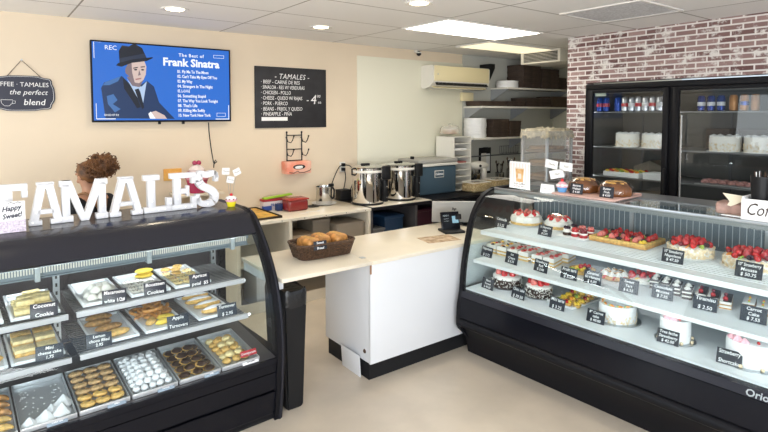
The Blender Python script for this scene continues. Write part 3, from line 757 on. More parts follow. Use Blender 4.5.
def cream_cake(label, loc, r, hb, hc, rz=0):
    """yellow base, white cream dome ringed by halved strawberries"""
    t = thing('cream_cake', label, 'cake', loc, rz)
    board(t, r+0.012, 'icing')
    obj('base', G().lathe([(0, .003), (r, .003), (r+0.003, hb*.5), (r, hb), (0, hb)], 32), 'sponge', t)
    obj('cream', G().lathe([(r*0.99, hb), (r+0.002, hb+hc*.35), (r*.93, hb+hc*.85), (r*.72, hb+hc), (0, hb+hc)], 36, scal=lambda a: 1+0.03*math.cos(12*a)), 'cream', t)
    n = 8; zt = hb+hc
    for k in range(n):
        a = 2*math.pi*k/n+0.3
        put('cream_rosette', rosette(), 'cream', t, (r*.70*math.cos(a), r*.70*math.sin(a), zt-0.002))
        put('strawberry', sb(), 'strawcut' if k % 3 == 0 else 'straw', t, (r*.70*math.cos(a+.39), r*.70*math.sin(a+.39), zt+0.0), math.degrees(a), rx=25, sc=1.15)
    for k in range(3): put('strawberry', sb(), 'strawcut', t, (r*.28*math.cos(k*2.1), r*.28*math.sin(k*2.1), zt), rx=20, rz=k*120)
    return t

# ------------------------------------------------------------------ cakes in the right-hand case
CD = 'chalk price cards in the cake case'
def rcard(lines, label, x, y, z, w=0.125, h=0.078, turn=0):
    return card(lines, label, Rw(x, y, z), RF+turn, w, h, group=CD)
ZU, ZM, ZD = 0.9605, 0.7455, 0.5305
def right_case_food():
    # ---- upper shelf
    cream_cake('white cream cake with strawberries and gold base at the far left of the top shelf', Rw(0.555, -0.13, ZU), 0.125, 0.022, 0.052)
    cream_cake('smaller white cream cake with strawberries, second from the left on the top shelf', Rw(0.60, -0.40, ZU), 0.105, 0.026, 0.038, 40)
    # mini cakes on a white tray
    t = thing('cake_tray', 'white square tray of mini berry cakes on the top shelf', 'tray', Rw(0.515, -0.655, ZU), RF)
    obj('tray', G().box(-0.115, 0.115, -0.175, 0.175, 0, 0.006, 0.003), 'icing', t)
    mk = [('blackberry-topped dark mini cake at the front left of the white tray', 'bb'), ('raspberry-topped layered mini cake at the front middle of the white tray', 'st'), ('cherry-topped red mini cake at the front right of the white tray', 'ch'),
          ('blackberry-topped dark mini cake behind on the white tray', 'bb'), ('pink strawberry-topped mini cake behind on the white tray', 'pk'), ('pink strawberry-topped mini cake at the far right back of the white tray', 'pk')]
    for k, (lb, kind) in enumerate(mk):
        ux, uy = (-0.065+0.066*(k % 3), -0.105+0.10*(k//3))
        x, y = 0.515+uy, -0.655-ux
        c = thing('mini_cake', lb, 'mini cake', Rw(x, y, ZU+0.0065), RF, 'mini cakes on the white tray')
        obj('base', G().lathe([(0, 0), (.029, 0), (.030, .012), (.028, .022), (0, .022)], 18), 'choccake' if kind == 'bb' else 'redglaze', c)
        obj('cream_layer', G().lathe([(.027, .022), (.030, .027), (.027, .033), (0, .033)], 18, scal=lambda a: 1+.06*math.cos(8*a)), 'cream', c)
        obj('top_layer', G().lathe([(.026, .033), (.027, .042), (.020, .046), (0, .046)], 18), {'bb': 'cream', 'st': 'redglaze', 'ch': 'cherry', 'pk': 'redglaze'}[kind], c)
        for j in range(4):
            a = j*1.57+k
            if kind == 'bb': put('blackberry', bramble(), 'blackberry', c, (.013*math.cos(a), .013*math.sin(a), .044), sc=.95)
            else: put('strawberry', sb(), {'st': 'straw', 'ch': 'cherry', 'pk': 'strawcut'}[kind], c, (.013*math.cos(a), .013*math.sin(a), .043), rz=a*57, rx=25, sc=.75)
    # long fruit tart
    t = thing('fruit_tart', 'long rectangular fruit tart with pastry rim in the middle of the top shelf', 'tart', Rw(0.56, -0.965, ZU), RF)
    obj('pastry_base', G().box(-0.20, 0.20, -0.155, 0.155, 0, 0.016, 0.003), 'crust', t)
    g = G()
    for a in ((-0.20, 0.20, -0.155, -0.13), (-0.20, 0.20, 0.13, 0.155), (-0.20, -0.175, -0.13, 0.13), (0.175, 0.20, -0.13, 0.13)): g.box(*a, 0.014, 0.036, 0.006)
    obj('pastry_rim', g, 'goldcookie', t)
    obj('custard', G().box(-0.175, 0.175, -0.13, 0.13, 0.014, 0.026), 'mango', t)
    for i in range(7):
        for j in range(5):
            x = -0.15+i*0.05+jit(.006); y = -0.105+j*0.052+jit(.006); k = (i+2*j) % 5
            if k in (0, 2): put('strawberry', sb(), 'straw' if j > 1 else 'strawcut', t, (x, y, .026), rz=jit(180), rx=15, sc=1.25)
            elif k == 1: put('kiwi_slice', disc(), 'kiwi', t, (x, y, .030), rz=jit(90), rx=30, sc=1.1)
            elif k == 3: put('blackberry', bramble(), 'blackberry', t, (x, y, .025), sc=1.2)
            else: put('strawberry', sb(), 'straw', t, (x, y, .026), rz=jit(180), rx=-12, sc=1.35)
    put('mango_cube', ball(), 'mango', t, (.165, -.10, .024), sc=1.5); put('mango_cube', ball(), 'mango', t, (.15, -.115, .024), sc=1.3)
    # two almond cakes heaped with berries
    def almond_cake(label, loc, r, h, rz):
        t = thing('almond_cake', label, 'cake', loc, rz)
        board(t, r+0.02, 'icing')
        obj('sponge', G().lathe([(0, .003), (r, .003), (r+.003, h*.5), (r, h), (r*.85, h+.006), (0, h+.006)], 36, wob=.01), 'cream', t)
        obj('almond_coating', flakes(r+.003, h, 330, .013, top=60), 'almond', t, kind='stuff')
        n = 0
        for rr, cnt in ((.82, 16), (.55, 10), (.25, 5)):
            for k in range(cnt):
                a = 2*math.pi*k/cnt+rr*7; x, y = r*rr*math.cos(a), r*rr*math.sin(a); z = h+.004+(1-rr)*.022; n += 1
                q = n % 6
                if rr < .6: put('strawberry', sb(), 'straw' if q % 2 else 'redglaze', t, (x, y, z), rz=jit(180), rx=jit(40), sc=1.35)
                elif q in (0, 3): put('strawberry', sb(), 'straw', t, (x, y, z), rz=jit(180), rx=40, sc=1.1)
                elif q == 1: put('kiwi_slice', disc(), 'kiwi', t, (x, y, z), rz=math.degrees(a), rx=50, sc=1.0)
                elif q == 2: put('blackberry', bramble(), 'blackberry', t, (x, y, z), sc=1.2)
                elif q == 4: put('cherry', ball(), 'cherry', t, (x, y, z), sc=1.3)
                else: put('orange_slice', disc(), 'orange', t, (x, y, z), rz=math.degrees(a), rx=45, sc=.9)
        return t
    almond_cake('almond-coated cake heaped with berries, left of the two on the top shelf', Rw(0.52, -1.395, ZU), 0.125, 0.062, 0)
    almond_cake('almond-coated cake heaped with berries at the near right end of the top shelf', Rw(0.49, -1.735, ZU), 0.135, 0.060, 70)
    rcard(['Caramella', '$ 5.25'], 'black price card before the leftmost white cream cake', 0.27, -0.09, ZU, turn=-8)
    rcard(['St Honore', 'cake', '$ 5.95'], 'black price card before the second white cream cake on the top shelf', 0.27, -0.49, ZU, turn=-6)
    rcard(['10" Strawberry', 'Napoleon', '$ 47.50'], 'black price card before the left almond berry cake', 0.235, -1.40, ZU, .125, .082)
    rcard(['10" Strawberry', 'Mousse', '$ 50.75'], 'black price card before the right almond berry cake', 0.235, -1.795, ZU, .13, .088)
    # ---- middle shelf: three rows of cream slices
    def slice_mesh(L, w, h, z0=0.0):
        return G().prism([(0, -w/2), (0, w/2), (L, w*.12), (L, -w*.12)], z0, z0+h, 'z')
    def cream_slice(label, x, y, turn, top):
        t = thing('cake_slice', label, 'cake slice', Rw(x, y, ZM), RA+turn, 'cream cake slices on the middle shelf')
        L, w, h = .16, .085, .058
        obj('paper', G().box(-.005, L+.005, -w/2-.006, w/2+.006, 0, .0015), 'icing', t)
        obj('sponge', slice_mesh(L, w, .014, .0015), 'sponge', t); obj('filling', slice_mesh(L*.995, w*1.03, .012, .0155), 'cream', t)
        obj('sponge', slice_mesh(L, w, .012, .0275), 'sponge', t); obj('cream', slice_mesh(L*1.01, w*1.06, .030, .0395), 'cream', t)
        for k in range(7):
            px, py = .015+.022*k, jit(w*.28*(1-.6*k/7))
            if top == 'choc':
                put('fruit_piece', disc() if k % 2 else half(), ('choc', 'orange', 'mango', 'straw')[k % 4], t, (px, py, .068), rz=jit(90), rx=25, sc=.75)
            elif top == 'straw':
                put('strawberry', half(), 'straw' if k % 2 else 'strawcut', t, (px, py, .067), rz=jit(90), rx=20, sc=.8)
            else:
                put('strawberry', half(), 'redglaze' if k % 2 else 'strawcut', t, (px, py, .067), rz=jit(90), rx=10, sc=.85)
    rows = [('choc', 'cream slice with orange fruit and chocolate topping', -0.075), ('straw', 'cream slice with chopped strawberry topping', -0.28), ('glaze', 'cream roll slice with red glazed topping', -0.50)]
    pos = [('front left', .23, .045), ('front right', .23, -.055), ('back left', .42, .045), ('back right', .42, -.055)]
    for top, lb, yc in rows:
        for pn, dx, dy in pos:
            cream_slice('%s, %s of its group of four' % (lb, pn), dx, yc+dy, 0, top)
    # small round fruit tart
    t = thing('fruit_tart', 'small round tart of kiwi and yellow fruit on the middle shelf', 'tart', Rw(0.31, -0.775, ZM), RF)
    obj('pastry_shell', G().lathe([(0, 0), (.075, 0), (.090, .026), (.084, .028), (.078, .016), (0, .016)], 30, scal=lambda a: 1+.015*math.cos(24*a)), 'goldcookie', t)
    obj('custard', G().lathe([(0, .016), (.078, .016), (.07, .022), (0, .024)], 24), 'mango', t)
    for k in range(16):
        a = k*2.4; q = .018+.0034*k
        nm, me, mm = [('mango_cube', ball(), 'mango'), ('strawberry', sb(), 'straw'), ('kiwi_slice', disc(), 'kiwi'), ('blueberry', ball(), 'blackberry'), ('mango_cube', ball(), 'mango')][k % 5]
        put(nm, me, mm, t, (q*math.cos(a), q*math.sin(a), .021), rz=jit(180), rx=20, sc=1.1)
    # cream pastry ring
    t = thing('cream_pastry', 'puffed pastry ring with white cream and red fruit right of the small tart', 'pastry', Rw(0.36, -0.985, ZM), RF)
    obj('pastry', G().lathe([(.03, .004), (.085, 0), (.100, .012), (.088, .028), (.04, .026)], 24, wob=.05), 'crust', t)
    for k in range(9):
        a = k*.7; put('cream_rosette', rosette(), 'cream', t, (.062*math.cos(a), .062*math.sin(a), .022), sc=1.3)
        put('strawberry', half(), 'straw', t, (.092*math.cos(a+.3), .092*math.sin(a+.3), .016), rz=math.degrees(a), rx=60, sc=.9)
    for k in range(7):
        a = k*.9+.2; put('almond_flake', disc(), 'crust', t, (.05*math.cos(a), .05*math.sin(a), .046), rx=jit(40), ry=jit(40), sc=.8)
    # strawberry cream tart
    t = thing('strawberry_tart', 'cream tart with three big whole strawberries on the middle shelf', 'tart', Rw(0.43, -1.155, ZM), RF)
    obj('plate', G().lathe([(0, 0), (.085, 0), (.10, .006), (0, .004)], 24), 'icing', t)
    obj('cream', G().lathe([(.088, .005), (.090, .022), (.070, .035), (0, .038)], 24, wob=.03), 'cream', t)
    for k, (x, y, s) in enumerate(((-.06, -.045, 1.5), (-.005, -.03, 1.5), (.045, .0, 1.6), (.01, .045, 1.3), (-.045, .03, 1.2))): put('strawberry', sb(), 'straw', t, (x, y, .031), rz=k*70, rx=25, sc=s)
    for k in range(6): put('kiwi_slice', disc(), ('kiwi', 'mango', 'leaf')[k % 3], t, (.07*math.cos(k+.5), .07*math.sin(k+.5), .028), rx=40, rz=k*57, sc=.9)
    # chocolate and cream slices
    def block_slice(lb, grp, x, y, turn, layers, L=.15, w=.052):
        t = thing('cake_slice', lb, 'cake slice', Rw(x, y, ZM), RA+turn, grp)
        z = 0.0015; obj('paper', G().box(-.01, L+.01, -w/2-.003, w/2+.003, 0, .0015), 'icing', t)
        for nm, mm, hh in layers:
            obj(nm, G().box(0, L, -w/2, w/2, z, z+hh, .0015), mm, t); z += hh
        return t, z
    ch = [('sponge', 'choccake', .014), ('cream_layer', 'cream', .009), ('sponge', 'choccake', .014), ('cream_layer', 'cream', .010), ('chocolate_top', 'choc', .008)]
    for k, lb in enumerate(('frontmost chocolate and cream layered slice on the middle shelf', 'second chocolate and cream layered slice from the front left', 'third chocolate and cream layered slice from the front left', 'hindmost chocolate and cream layered slice')):
        t, z = block_slice(lb, 'chocolate layer slices', .27+.020*k, -1.475+.072*k, 15, ch)
        for j in range(2): put('cream_rosette', rosette(), 'cream', t, (.03+.07*j, 0, z-.001), sc=.9)
    # cherry napoleon slices
    nap = [('pastry', 'crust', .007), ('cream_layer', 'cream', .013), ('pastry', 'crust', .007), ('cream_layer', 'cream', .015), ('chocolate_top', 'choc', .004)]
    for k, lb in enumerate(('cream slice with chocolate stripe and cherry, nearest of three', 'cream slice with chocolate stripe and cherry, middle of three', 'cream slice with chocolate stripe and cherry, farthest back of three')):
        t, z = block_slice(lb, 'cherry cream slices', .27+.020*k, -1.68+.072*k, 14, nap, .17, .058)
        put('cherry', ball(), 'straw', t, (.02, 0, z-.002), sc=1.25); put('cherry', ball(), 'cherry', t, (.11, .005, z-.002), sc=1.0)
        obj('cream_edge', G().box(0, .17, .012, .028, z-.001, z+.003, .001), 'cream', t)
    # carrot slices
    cr = [('sponge', 'cookie', .018), ('cream_layer', 'icing', .006), ('sponge', 'cookie', .016), ('icing_top', 'icing', .008)]
    for k, lb in enumerate(('carrot cake slice with orange icing carrot, nearest of three', 'carrot cake slice with orange icing carrot, middle of three', 'carrot cake slice with orange icing carrot, farthest back of three')):
        t, z = block_slice(lb, 'carrot cake slices', .29+.020*k, -1.92+.072*k, 12, cr, .17, .058)
        for j in range(2):
            m = T(.02+.07*j, 0, z+.004) @ RY(90); g = G(); g.lathe([(0, 0), (.0065, .006), (.0045, .03), (0, .055)], 8, m=m); obj('icing_carrot', g, 'orange', t)
            g = G(); g.sph((.016+.07*j, 0, z+.004), (.006, .005, .004), 6, 5); obj('icing_leaf', g, 'kiwi', t)
    mid = [(['Napoleon', '$ 3.75'], 'far left price card on the middle shelf before the chocolate and orange slices', .115, -.075, -8), (['Ice', 'Cream', '$ 3.75'], 'second price card from the left on the middle shelf before the strawberry slices', .10, -.32, -8),
           (['Strawberry', 'Roll', '$ 3.90'], 'third price card from the left on the middle shelf before the glazed rolls', .09, -.58, -8), (['Fruit tart', '$ 5.00'], 'price card before the small round fruit tart', .09, -.80, 0),
           (['Caramel', 'St. Honore', '$ 6.00'], 'price card before the puffed pastry ring', .115, -.955, 2), (['Sweet', 'Tart', '$ 6.25'], 'price card before the tart with whole strawberries', .125, -1.19, 0),
           (['Chocolate', 'Mousse', '$ 7.35'], 'price card before the chocolate and cream slices', .17, -1.375, 4), (['Tiramisu', '$ 2.50'], 'price card before the cherry cream slices', .165, -1.61, 4), (['Carrot', 'Cake', '$ 7.55'], 'price card before the carrot cake slices', .165, -1.845, 4)]
    for ln, lb, x, y, tn in mid: rcard(ln, lb, x, y, ZM, .122, .086 if len(ln) > 2 else .078, tn)
    # ---- deck
    def sprinkle_cake(label, loc, r, h, rz):
        t = thing('sprinkle_cake', label, 'cake', loc, rz)
        board(t, r+.02, 'alu')
        obj('sponge', G().lathe([(0, .003), (r, .003), (r, h*.7), (r*.93, h*.95), (r*.8, h), (0, h)], 32), 'choccake', t)
        obj('cream_top', G().lathe([(r*1.0, h*.74), (r*.96, h*.97), (r*.8, h+.006), (0, h+.008)], 32, scal=lambda a: 1+.02*math.cos(11*a)), 'cream', t)
        g = G()
        for k in range(620):
            a = random.uniform(0, 6.283); z = random.uniform(.006, h*.80)
            g.box(-.008, .008, -.0016, .0016, -.0016, .0016, m=T((r+.001)*math.cos(a), (r+.001)*math.sin(a), z) @ RZ(math.degrees(a)+90+jit(40)) @ RY(jit(90)))
        obj('chocolate_sprinkles', g, 'choc', t, kind='stuff')
        g = G()
        for k in range(200):
            a = random.uniform(0, 6.283); z = random.uniform(.006, h*.85)
            g.box(-.007, .007, -.0016, .0016, -.0016, .0016, m=T((r+.003)*math.cos(a), (r+.003)*math.sin(a), z) @ RZ(math.degrees(a)+90+jit(40)) @ RY(jit(90)))
        obj('white_sprinkles', g, 'cream', t, kind='stuff')
        for k in range(7):
            a = k*.898; put('strawberry', sb(), 'straw' if k % 3 else 'strawcut', t, (r*.62*math.cos(a), r*.62*math.sin(a), h+.004), rz=k*50, rx=20, sc=1.5)
        put('strawberry', sb(), 'straw', t, (0, 0, h+.005), sc=1.2)
    sprinkle_cake('chocolate sprinkle cake topped with strawberries at the far left of the bottom shelf', Rw(.215, -.205, ZD), .112, .088, 0)
    sprinkle_cake('smaller chocolate sprinkle cake topped with strawberries, second on the bottom shelf', Rw(.205, -.495, ZD), .092, .084, 30)
    # tray of mini fruit tarts
    t = thing('cake_tray', 'white tray holding a heap of small colourful fruit tarts', 'tray', Rw(.33, -.735, ZD), RF-6)
    obj('tray', G().box(-.10, .10, -.20, .20, 0, .005, .002), 'icing', t)
    g = G(); g.box(-.105, -.098, -.20, .20, .003, .018, .002); g.box(.098, .105, -.20, .20, .003, .018, .002); g.box(-.105, .105, -.207, -.20, .003, .018, .002); obj('rim', g, 'icing', t)
    n = 0
    for i in range(3):
        for j in range(5):
            n += 1; ux, uy = -.064+.064*i, -.155+.073*j
            lx, ly = .33+uy*math.cos(R(0))+ux*.10, -.735-ux+uy*.10
            fr_ = ('kiwi', 'straw', 'mango', 'orange', 'mango')[(i+j*2) % 5]; nm = dict(kiwi='green kiwi', straw='red strawberry', mango='yellow', orange='orange')[fr_]
            c = thing('mini_tart', 'small tart with %s fruit on the white tray, column %s, row %s from front' % (nm, ('one', 'two', 'three')[i], ('one', 'two', 'three', 'four', 'five')[j]), 'mini tart', Rw(lx, ly, ZD+.0055+.004*(j > 2)), RF, 'mini fruit tarts on the white tray')
            obj('pastry_shell', G().lathe([(0, 0), (.022, 0), (.030, .018), (.026, .020), (0, .016)], 14), 'goldcookie', c)
            for k in range(4):
                a = k*1.57; put('fruit_piece', ball(), fr_ if k else 'mango', c, (.012*math.cos(a), .012*math.sin(a), .014), sc=1.15)
    # carrot cake
    t = thing('carrot_cake', 'white carrot cake ringed with orange icing carrots and nut-coated sides', 'cake', Rw(.200, -1.09, ZD))
    r, h = .112, .108
    board(t, r+.03, 'alu')
    obj('icing', G().lathe([(0, .003), (r, .003), (r, h*.9), (r*.95, h), (0, h)], 36), 'icing', t)
    obj('nut_coating', flakes(r+.001, h*.45, 170, .009), 'almond', t, kind='stuff')
    for k in range(12):
        a = k*.5236; p = Vector((r*.78*math.cos(a), r*.78*math.sin(a), h+.005))
        g = G(); g.lathe([(0, 0), (.007, .005), (.0055, .02), (0, .036)], 8, m=T(*p) @ RZ(math.degrees(a)+80) @ RY(90)); obj('icing_carrot', g, 'orange', t)
        g = G(); g.sph(p, (.010, .008, .005), 7, 5); obj('icing_leaf', g, 'kiwi', t)
    # tall white cake and wide white cake
    def white_cake(label, loc, r, h, rz, flowers):
        t = thing('white_cake', label, 'cake', loc, rz)
        board(t, r+.028, 'alu')
        obj('icing', G().lathe([(0, .003), (r, .003), (r, h*.92), (r*.95, h), (0, h)], 36), 'icing', t)
        for (x, y, mm, s) in flowers: put('icing_flower', rosette(), mm, t, (x, y, h-.001), sc=s)
        for k in range(5):
            a = k*1.2+.4; put('icing_berry', ball(), ('straw', 'blackberry', 'kiwi')[k % 3], t, (r*.6*math.cos(a), r*.6*math.sin(a), h-.002), sc=.8)
        for k in range(8):
            a = k*.785; put('almond_piece', ball(), 'almond', t, ((r+.012)*math.cos(a), (r+.012)*math.sin(a), .003), sc=.9)
    white_cake('tall plain white cake with pink icing flowers right of the carrot cake', Rw(.160, -1.46, ZD), .082, .130, 0, [(-.045, .02, 'pinkice', 1.2), (-.05, -.012, 'pinkice', 1.0), (-.02, .045, 'pinkice', .9)])
    white_cake('wide white cake with pink icing flowers at the near right of the bottom shelf', Rw(.16, -1.84, ZD), .112, .125, 0, [(-.075, .035, 'pinkice', 1.3), (-.05, .07, 'pinkice', 1.1), (-.08, 0, 'pinkice', 1.0)])
    dk = [(['Black', 'Forest', '$ 45.00'], 'price card before the far left chocolate sprinkle cake', .025, -.16, -6), (['Choc. cake', '$ 39.50'], 'price card before the second chocolate sprinkle cake', .025, -.44, -4), (['Mini tarts', '$ 3.25'], 'price card before the tray of small fruit tarts', .05, -.74, -2),
          (['8" Carrot', 'cake', '$ 40.00'], 'price card before the whole carrot cake', .03, -1.03, 2), (['Tres leche', 'Strawberry', '$ 42.00'], 'price card before the tall plain white cake', .055, -1.46, 4), (['Strawberry', 'Shortcake'], 'price card before the wide white cake at the near right', .03, -1.78, 4)]
    for ln, lb, x, y, tn in dk: rcard(ln, lb, x, y, ZD, .118, .08, tn)
right_case_food()

# ------------------------------------------------------------------ things on top of the right-hand case
def right_top():
    Z = 1.2765
    # drink poster in a clear stand
    t = thing('poster_stand', 'clear stand with a poster of an iced coffee on the cake case', 'sign', Rw(.33, -.225, 1.2705), RF-4)
    obj('stand', G().box(-.115, .115, -.003, .003, 0, .225, .001), 'acrylic', t)
    obj('stand_foot', G().box(-.115, .115, -.003, .07, 0, .003, .001), 'acrylic', t)
    obj('poster', G().box(-.100, .100, -.0045, -.0032, .008, .217), 'paper', t)
    g = G()
    for k in range(7): g.box(-.094+.029*k, -.081+.029*k, -.0049, -.0045, .012, .204)
    obj('poster_stripes', g, mat('pale_pink_ink', (.80, .70, .68), .6), t)
    g = G(); g.prism([(-.042, .165), (.042, .165), (.032, .06), (-.032, .06)], -.0054, -.0049, 'y'); obj('drink_picture', g, mat('iced_coffee_ink', (.62, .32, .10), .5, col2=(.75, .5, .25), vscale=25), t)
    g = G(); g.box(-.045, .045, -.0056, -.0050, .162, .172); g.box(-.016, .016, -.0058, -.0054, .085, .125); obj('cup_lid_picture', g, mat('pale_ink', (.75, .68, .6), .5), t)
    letter_lines([('Iced Coffee', 0, .045, .022), ('Horchata  Mocha', 0, .026, .015)], t, 'choc', T(0, -.0052, 0) @ UPR, ext=.0002)
    # small white card
    t = thing('price_card', 'small white folded card right of the iced coffee poster', 'card', Rw(.325, -.465, 1.2705), RF)
    g = G(); g.box(-.055, .055, -.001, .001, 0, .065, m=RX(-14)); g.box(-.055, .055, -.001, .001, 0, .065, m=T(0, .032, 0) @ RX(14)); obj('card', g, 'paper', t)
    obj('lettering', text_mesh('cash only', .016, .0002, m=RX(-14) @ T(0, -.0014, .032) @ UPR), 'greybox', t)
    # cards on picks in a cupcake holder
    def cupcake_holder(label, loc, rz, cup, tags, ztags, s=1.0, glaze='pinkice'):
        t = thing('cupcake_figurine', label, 'cupcake figurine', loc, rz)
        g = G(); g.lathe([(0, 0), (.028*s, 0), (.038*s, .038*s), (0, .038*s)], 24, scal=lambda a: 1+.04*math.cos(18*a)); obj('paper_cup', g, cup, t)
        obj('icing', G().lathe([(.041*s, .036*s), (.042*s, .046*s), (.033*s, .058*s), (.030*s, .064*s), (.018*s, .074*s), (0, .078*s)], 24, scal=lambda a: 1+.05*math.cos(9*a)), glaze, t)
        obj('icing_drip', G().lathe([(.0425*s, .044*s), (.040*s, .054*s), (.030*s, .060*s)], 24, scal=lambda a: 1+.07*math.cos(7*a)), 'icing' if glaze != 'icing' else 'straw', t)
        for k in range(8):
            a = k*.785; put('sprinkle', ball(), 'cherry', t, (.034*s*math.cos(a), .034*s*math.sin(a), .05*s), sc=.35*s)
        obj('cherry', G().sph((0, 0, .086*s), .013*s), 'straw', t)
        return t
    b = Rw(.36, -.575, 1.3105)
    c = cupcake_holder('pink and blue cupcake figurine standing on the loaf board', (b[0], b[1], 1.2885), RF, mat('sky_blue_glaze', (.14, .38, .72), .35), 0, 0, 1.0)
    tags = [(.10, .06, .195, 8, 'white square tag on a wire, leftmost of the three above the cupcake figurine'), (.055, -.005, .125, -14, 'white tag on a wire, lowest of the three above the cupcake figurine'), (-.02, .03, .185, 3, 'white tag on a wire, rightmost of the three above the cupcake figurine')]
    for (u, v, z, rot, lb) in tags:
        t = thing('clip_tag', lb, 'tag', (b[0], b[1], 1.2885), RF, 'white tags on wires')
        ux = -u
        g = G(); g.tube([(0.012*ux/.05, 0, .066), (ux*.4, .01, .11), (ux, .015, z)], .0013, 5); obj('wire', g, 'alu', t)
        w = .058 if 'lowest' in lb else .052
        g = G(); g.box(-w, w, -.001, .001, -.031, .031, m=T(ux, .012, z) @ RY(rot)); obj('tag_card', g, 'paper', t)
        obj('ink_squiggle', text_mesh(('Thanks', 'Open', 'Yum')[tags.index((u, v, z, rot, lb))], .022, .0002, shear=.4, m=T(ux, .0105, z) @ RY(rot) @ UPR), 'greybox', t)
    # board with two loaves
    t = thing('loaf_board', 'flat pink board carrying two wrapped brown loaves on the cake case', 'board', Rw(.475, -.775, 1.2765), RF+0)
    g = G(); g.box(-.235, .235, -.20, .20, 0, .012, .003); obj('board', g, mat('dusty_pink_board', (.66, .42, .36), .5, var=.1, vscale=8), t)
    g = G(); g.box(-.20, .20, .12, .16, -.010, 0, .0); 
    g.box(-.235, .235, .19, .20, .012, .02, .002); obj('board_rim', g, mat('dusty_pink_board', (.66, .42, .36)), t)
    def loaf(label, x, y, s):
        q = thing('loaf_cake', label, 'loaf cake', Rw(x, y, 1.289), RF, 'wrapped loaf cakes')
        prof = [(.112*s, 0), (.122*s, .02), (.118*s, .05), (.095*s, .080), (.06*s, .097), (.025*s, .098), (0, .095)]
        obj('cake', G().lathe(prof, 36, scal=lambda a: 1+.05*math.cos(10*a)), mat('glossy_brown_cake', (.15, .055, .018), .22, var=.4, vscale=14), q)
        g = G()
        for k in range(34):
            a = random.uniform(0, 6.28); rr = random.uniform(0, .072)*s; g.sph((rr*math.cos(a), rr*math.sin(a), .096-.13*rr), (.020, .014, .010), 7, 5)
        obj('nut_topping', g, mat('glazed_nuts', (.62, .34, .07), .3, var=.3, vscale=40), q, kind='stuff')
        obj('plastic_wrap', G().lathe([(.124*s, .001), (.134*s, .02), (.128*s, .055), (.102*s, .088), (.064*s, .106), (0, .109)], 30, wob=.02), 'clearwrap', q)
    loaf('brown ring loaf cake in wrap at the left of the pink board', .50, -.665, .92)
    loaf('brown ring loaf cake in wrap at the right of the pink board', .50, -.905, .92)
    card(['Banana', 'Walnut', '$ 4.50'], 'black price card leaning before the left loaf cake', Rw(.335, -.70, 1.289), RF, .10, .075, 10)
    card(['Butter', 'Fruit', '$ 4.50'], 'black price card leaning before the right loaf cake', Rw(.335, -.925, 1.289), RF, .10, .075, 10)
    # white coffee caddy with stirrers, brown bag of filters
    t = thing('coffee_caddy', 'white wooden caddy lettered Coffee at the right end of the cake case', 'caddy', Rw(.345, -1.87, 1.2765), RF)
    g = G(); w, d, h = .125, .09, .115
    g.box(-w, w, -d, -d+.01, 0, h, .001); g.box(-w, w, d-.01, d, 0, h+.03, .001); g.box(-w, -w+.01, -d+.01, d-.01, 0, h+.01); g.box(w-.01, w, -d+.01, d-.01, 0, h+.01); g.box(-w+.01, w-.01, -d+.01, d-.01, 0, .01); g.box(-.005, .005, -d+.01, d-.01, .01, h)
    obj('box', g, 'icing', t)
    obj('lettering', text_mesh('Coffee', .095, .0005, shear=.35, m=T(-.012, -d-.0008, .058) @ UPR, width=.18), 'choc', t)
    p = fr(Rw(.345, -1.87)[:2], RF, -.06, 0); q = fr(Rw(.345, -1.87)[:2], RF, .03, 0.0)
    t = thing('stirrer_cup', 'ribbed black cup of stirrers standing in the white coffee caddy', 'cup', (p[0], p[1], 1.2875), RF)
    obj('cup', G().lathe([(0, 0), (.036, 0), (.052, .225), (.049, .225), (.034, .006), (0, .006)], 28, scal=lambda a: 1+.03*math.cos(20*a)), 'blackplastic', t)
    for k in range(9):
        a = k*.7; g = G(); g.cyl((.016*math.cos(a), .016*math.sin(a), .007), (.034*math.cos(a), .034*math.sin(a), .25), .0022, seg=6); obj('stirrer', g, 'wicker' if k % 3 else 'paper', t)
    g = G(); g.box(-.012, .012, -.002, .002, 0, .225, .001, RY(4)); g.sph((.016, 0, .218), (.016, .004, .014), 10, 6)
    single('wooden_spoon', g, mat('pale_wood', (.55, .30, .12), .6), 'flat wooden paddle standing in the coffee caddy beside the black cup', 'spoon', (q[0], q[1], 1.2875), RF)
    t = thing('filter_bag', 'rosy brown bag lying open with a cream paper sheet left of the coffee caddy', 'bag', Rw(.40, -1.675, 1.2765), RF)
    g = G(); g.box(-.09, .085, -.06, .06, 0, .072, .018, seg=3); obj('bag', g, mat('rose_brown_bag', (.36, .22, .18), .35, var=.2, vscale=20), t)
    g = G(); g.prism([(-.05, .118), (.082, .108), (.075, .095), (.02, .058), (-.005, .045), (-.022, .05), (-.012, .074)], -.075, -.0715, 'y', RX(-6)); obj('paper_sheet', g, mat('cream_paper', (.78, .70, .54), .7), t)
    g = G(); g.box(-.035, .07, -.10, -.064, .0005, .004, .001, RZ(-6)); obj('torn_flap', g, 'paper', t)
right_top()

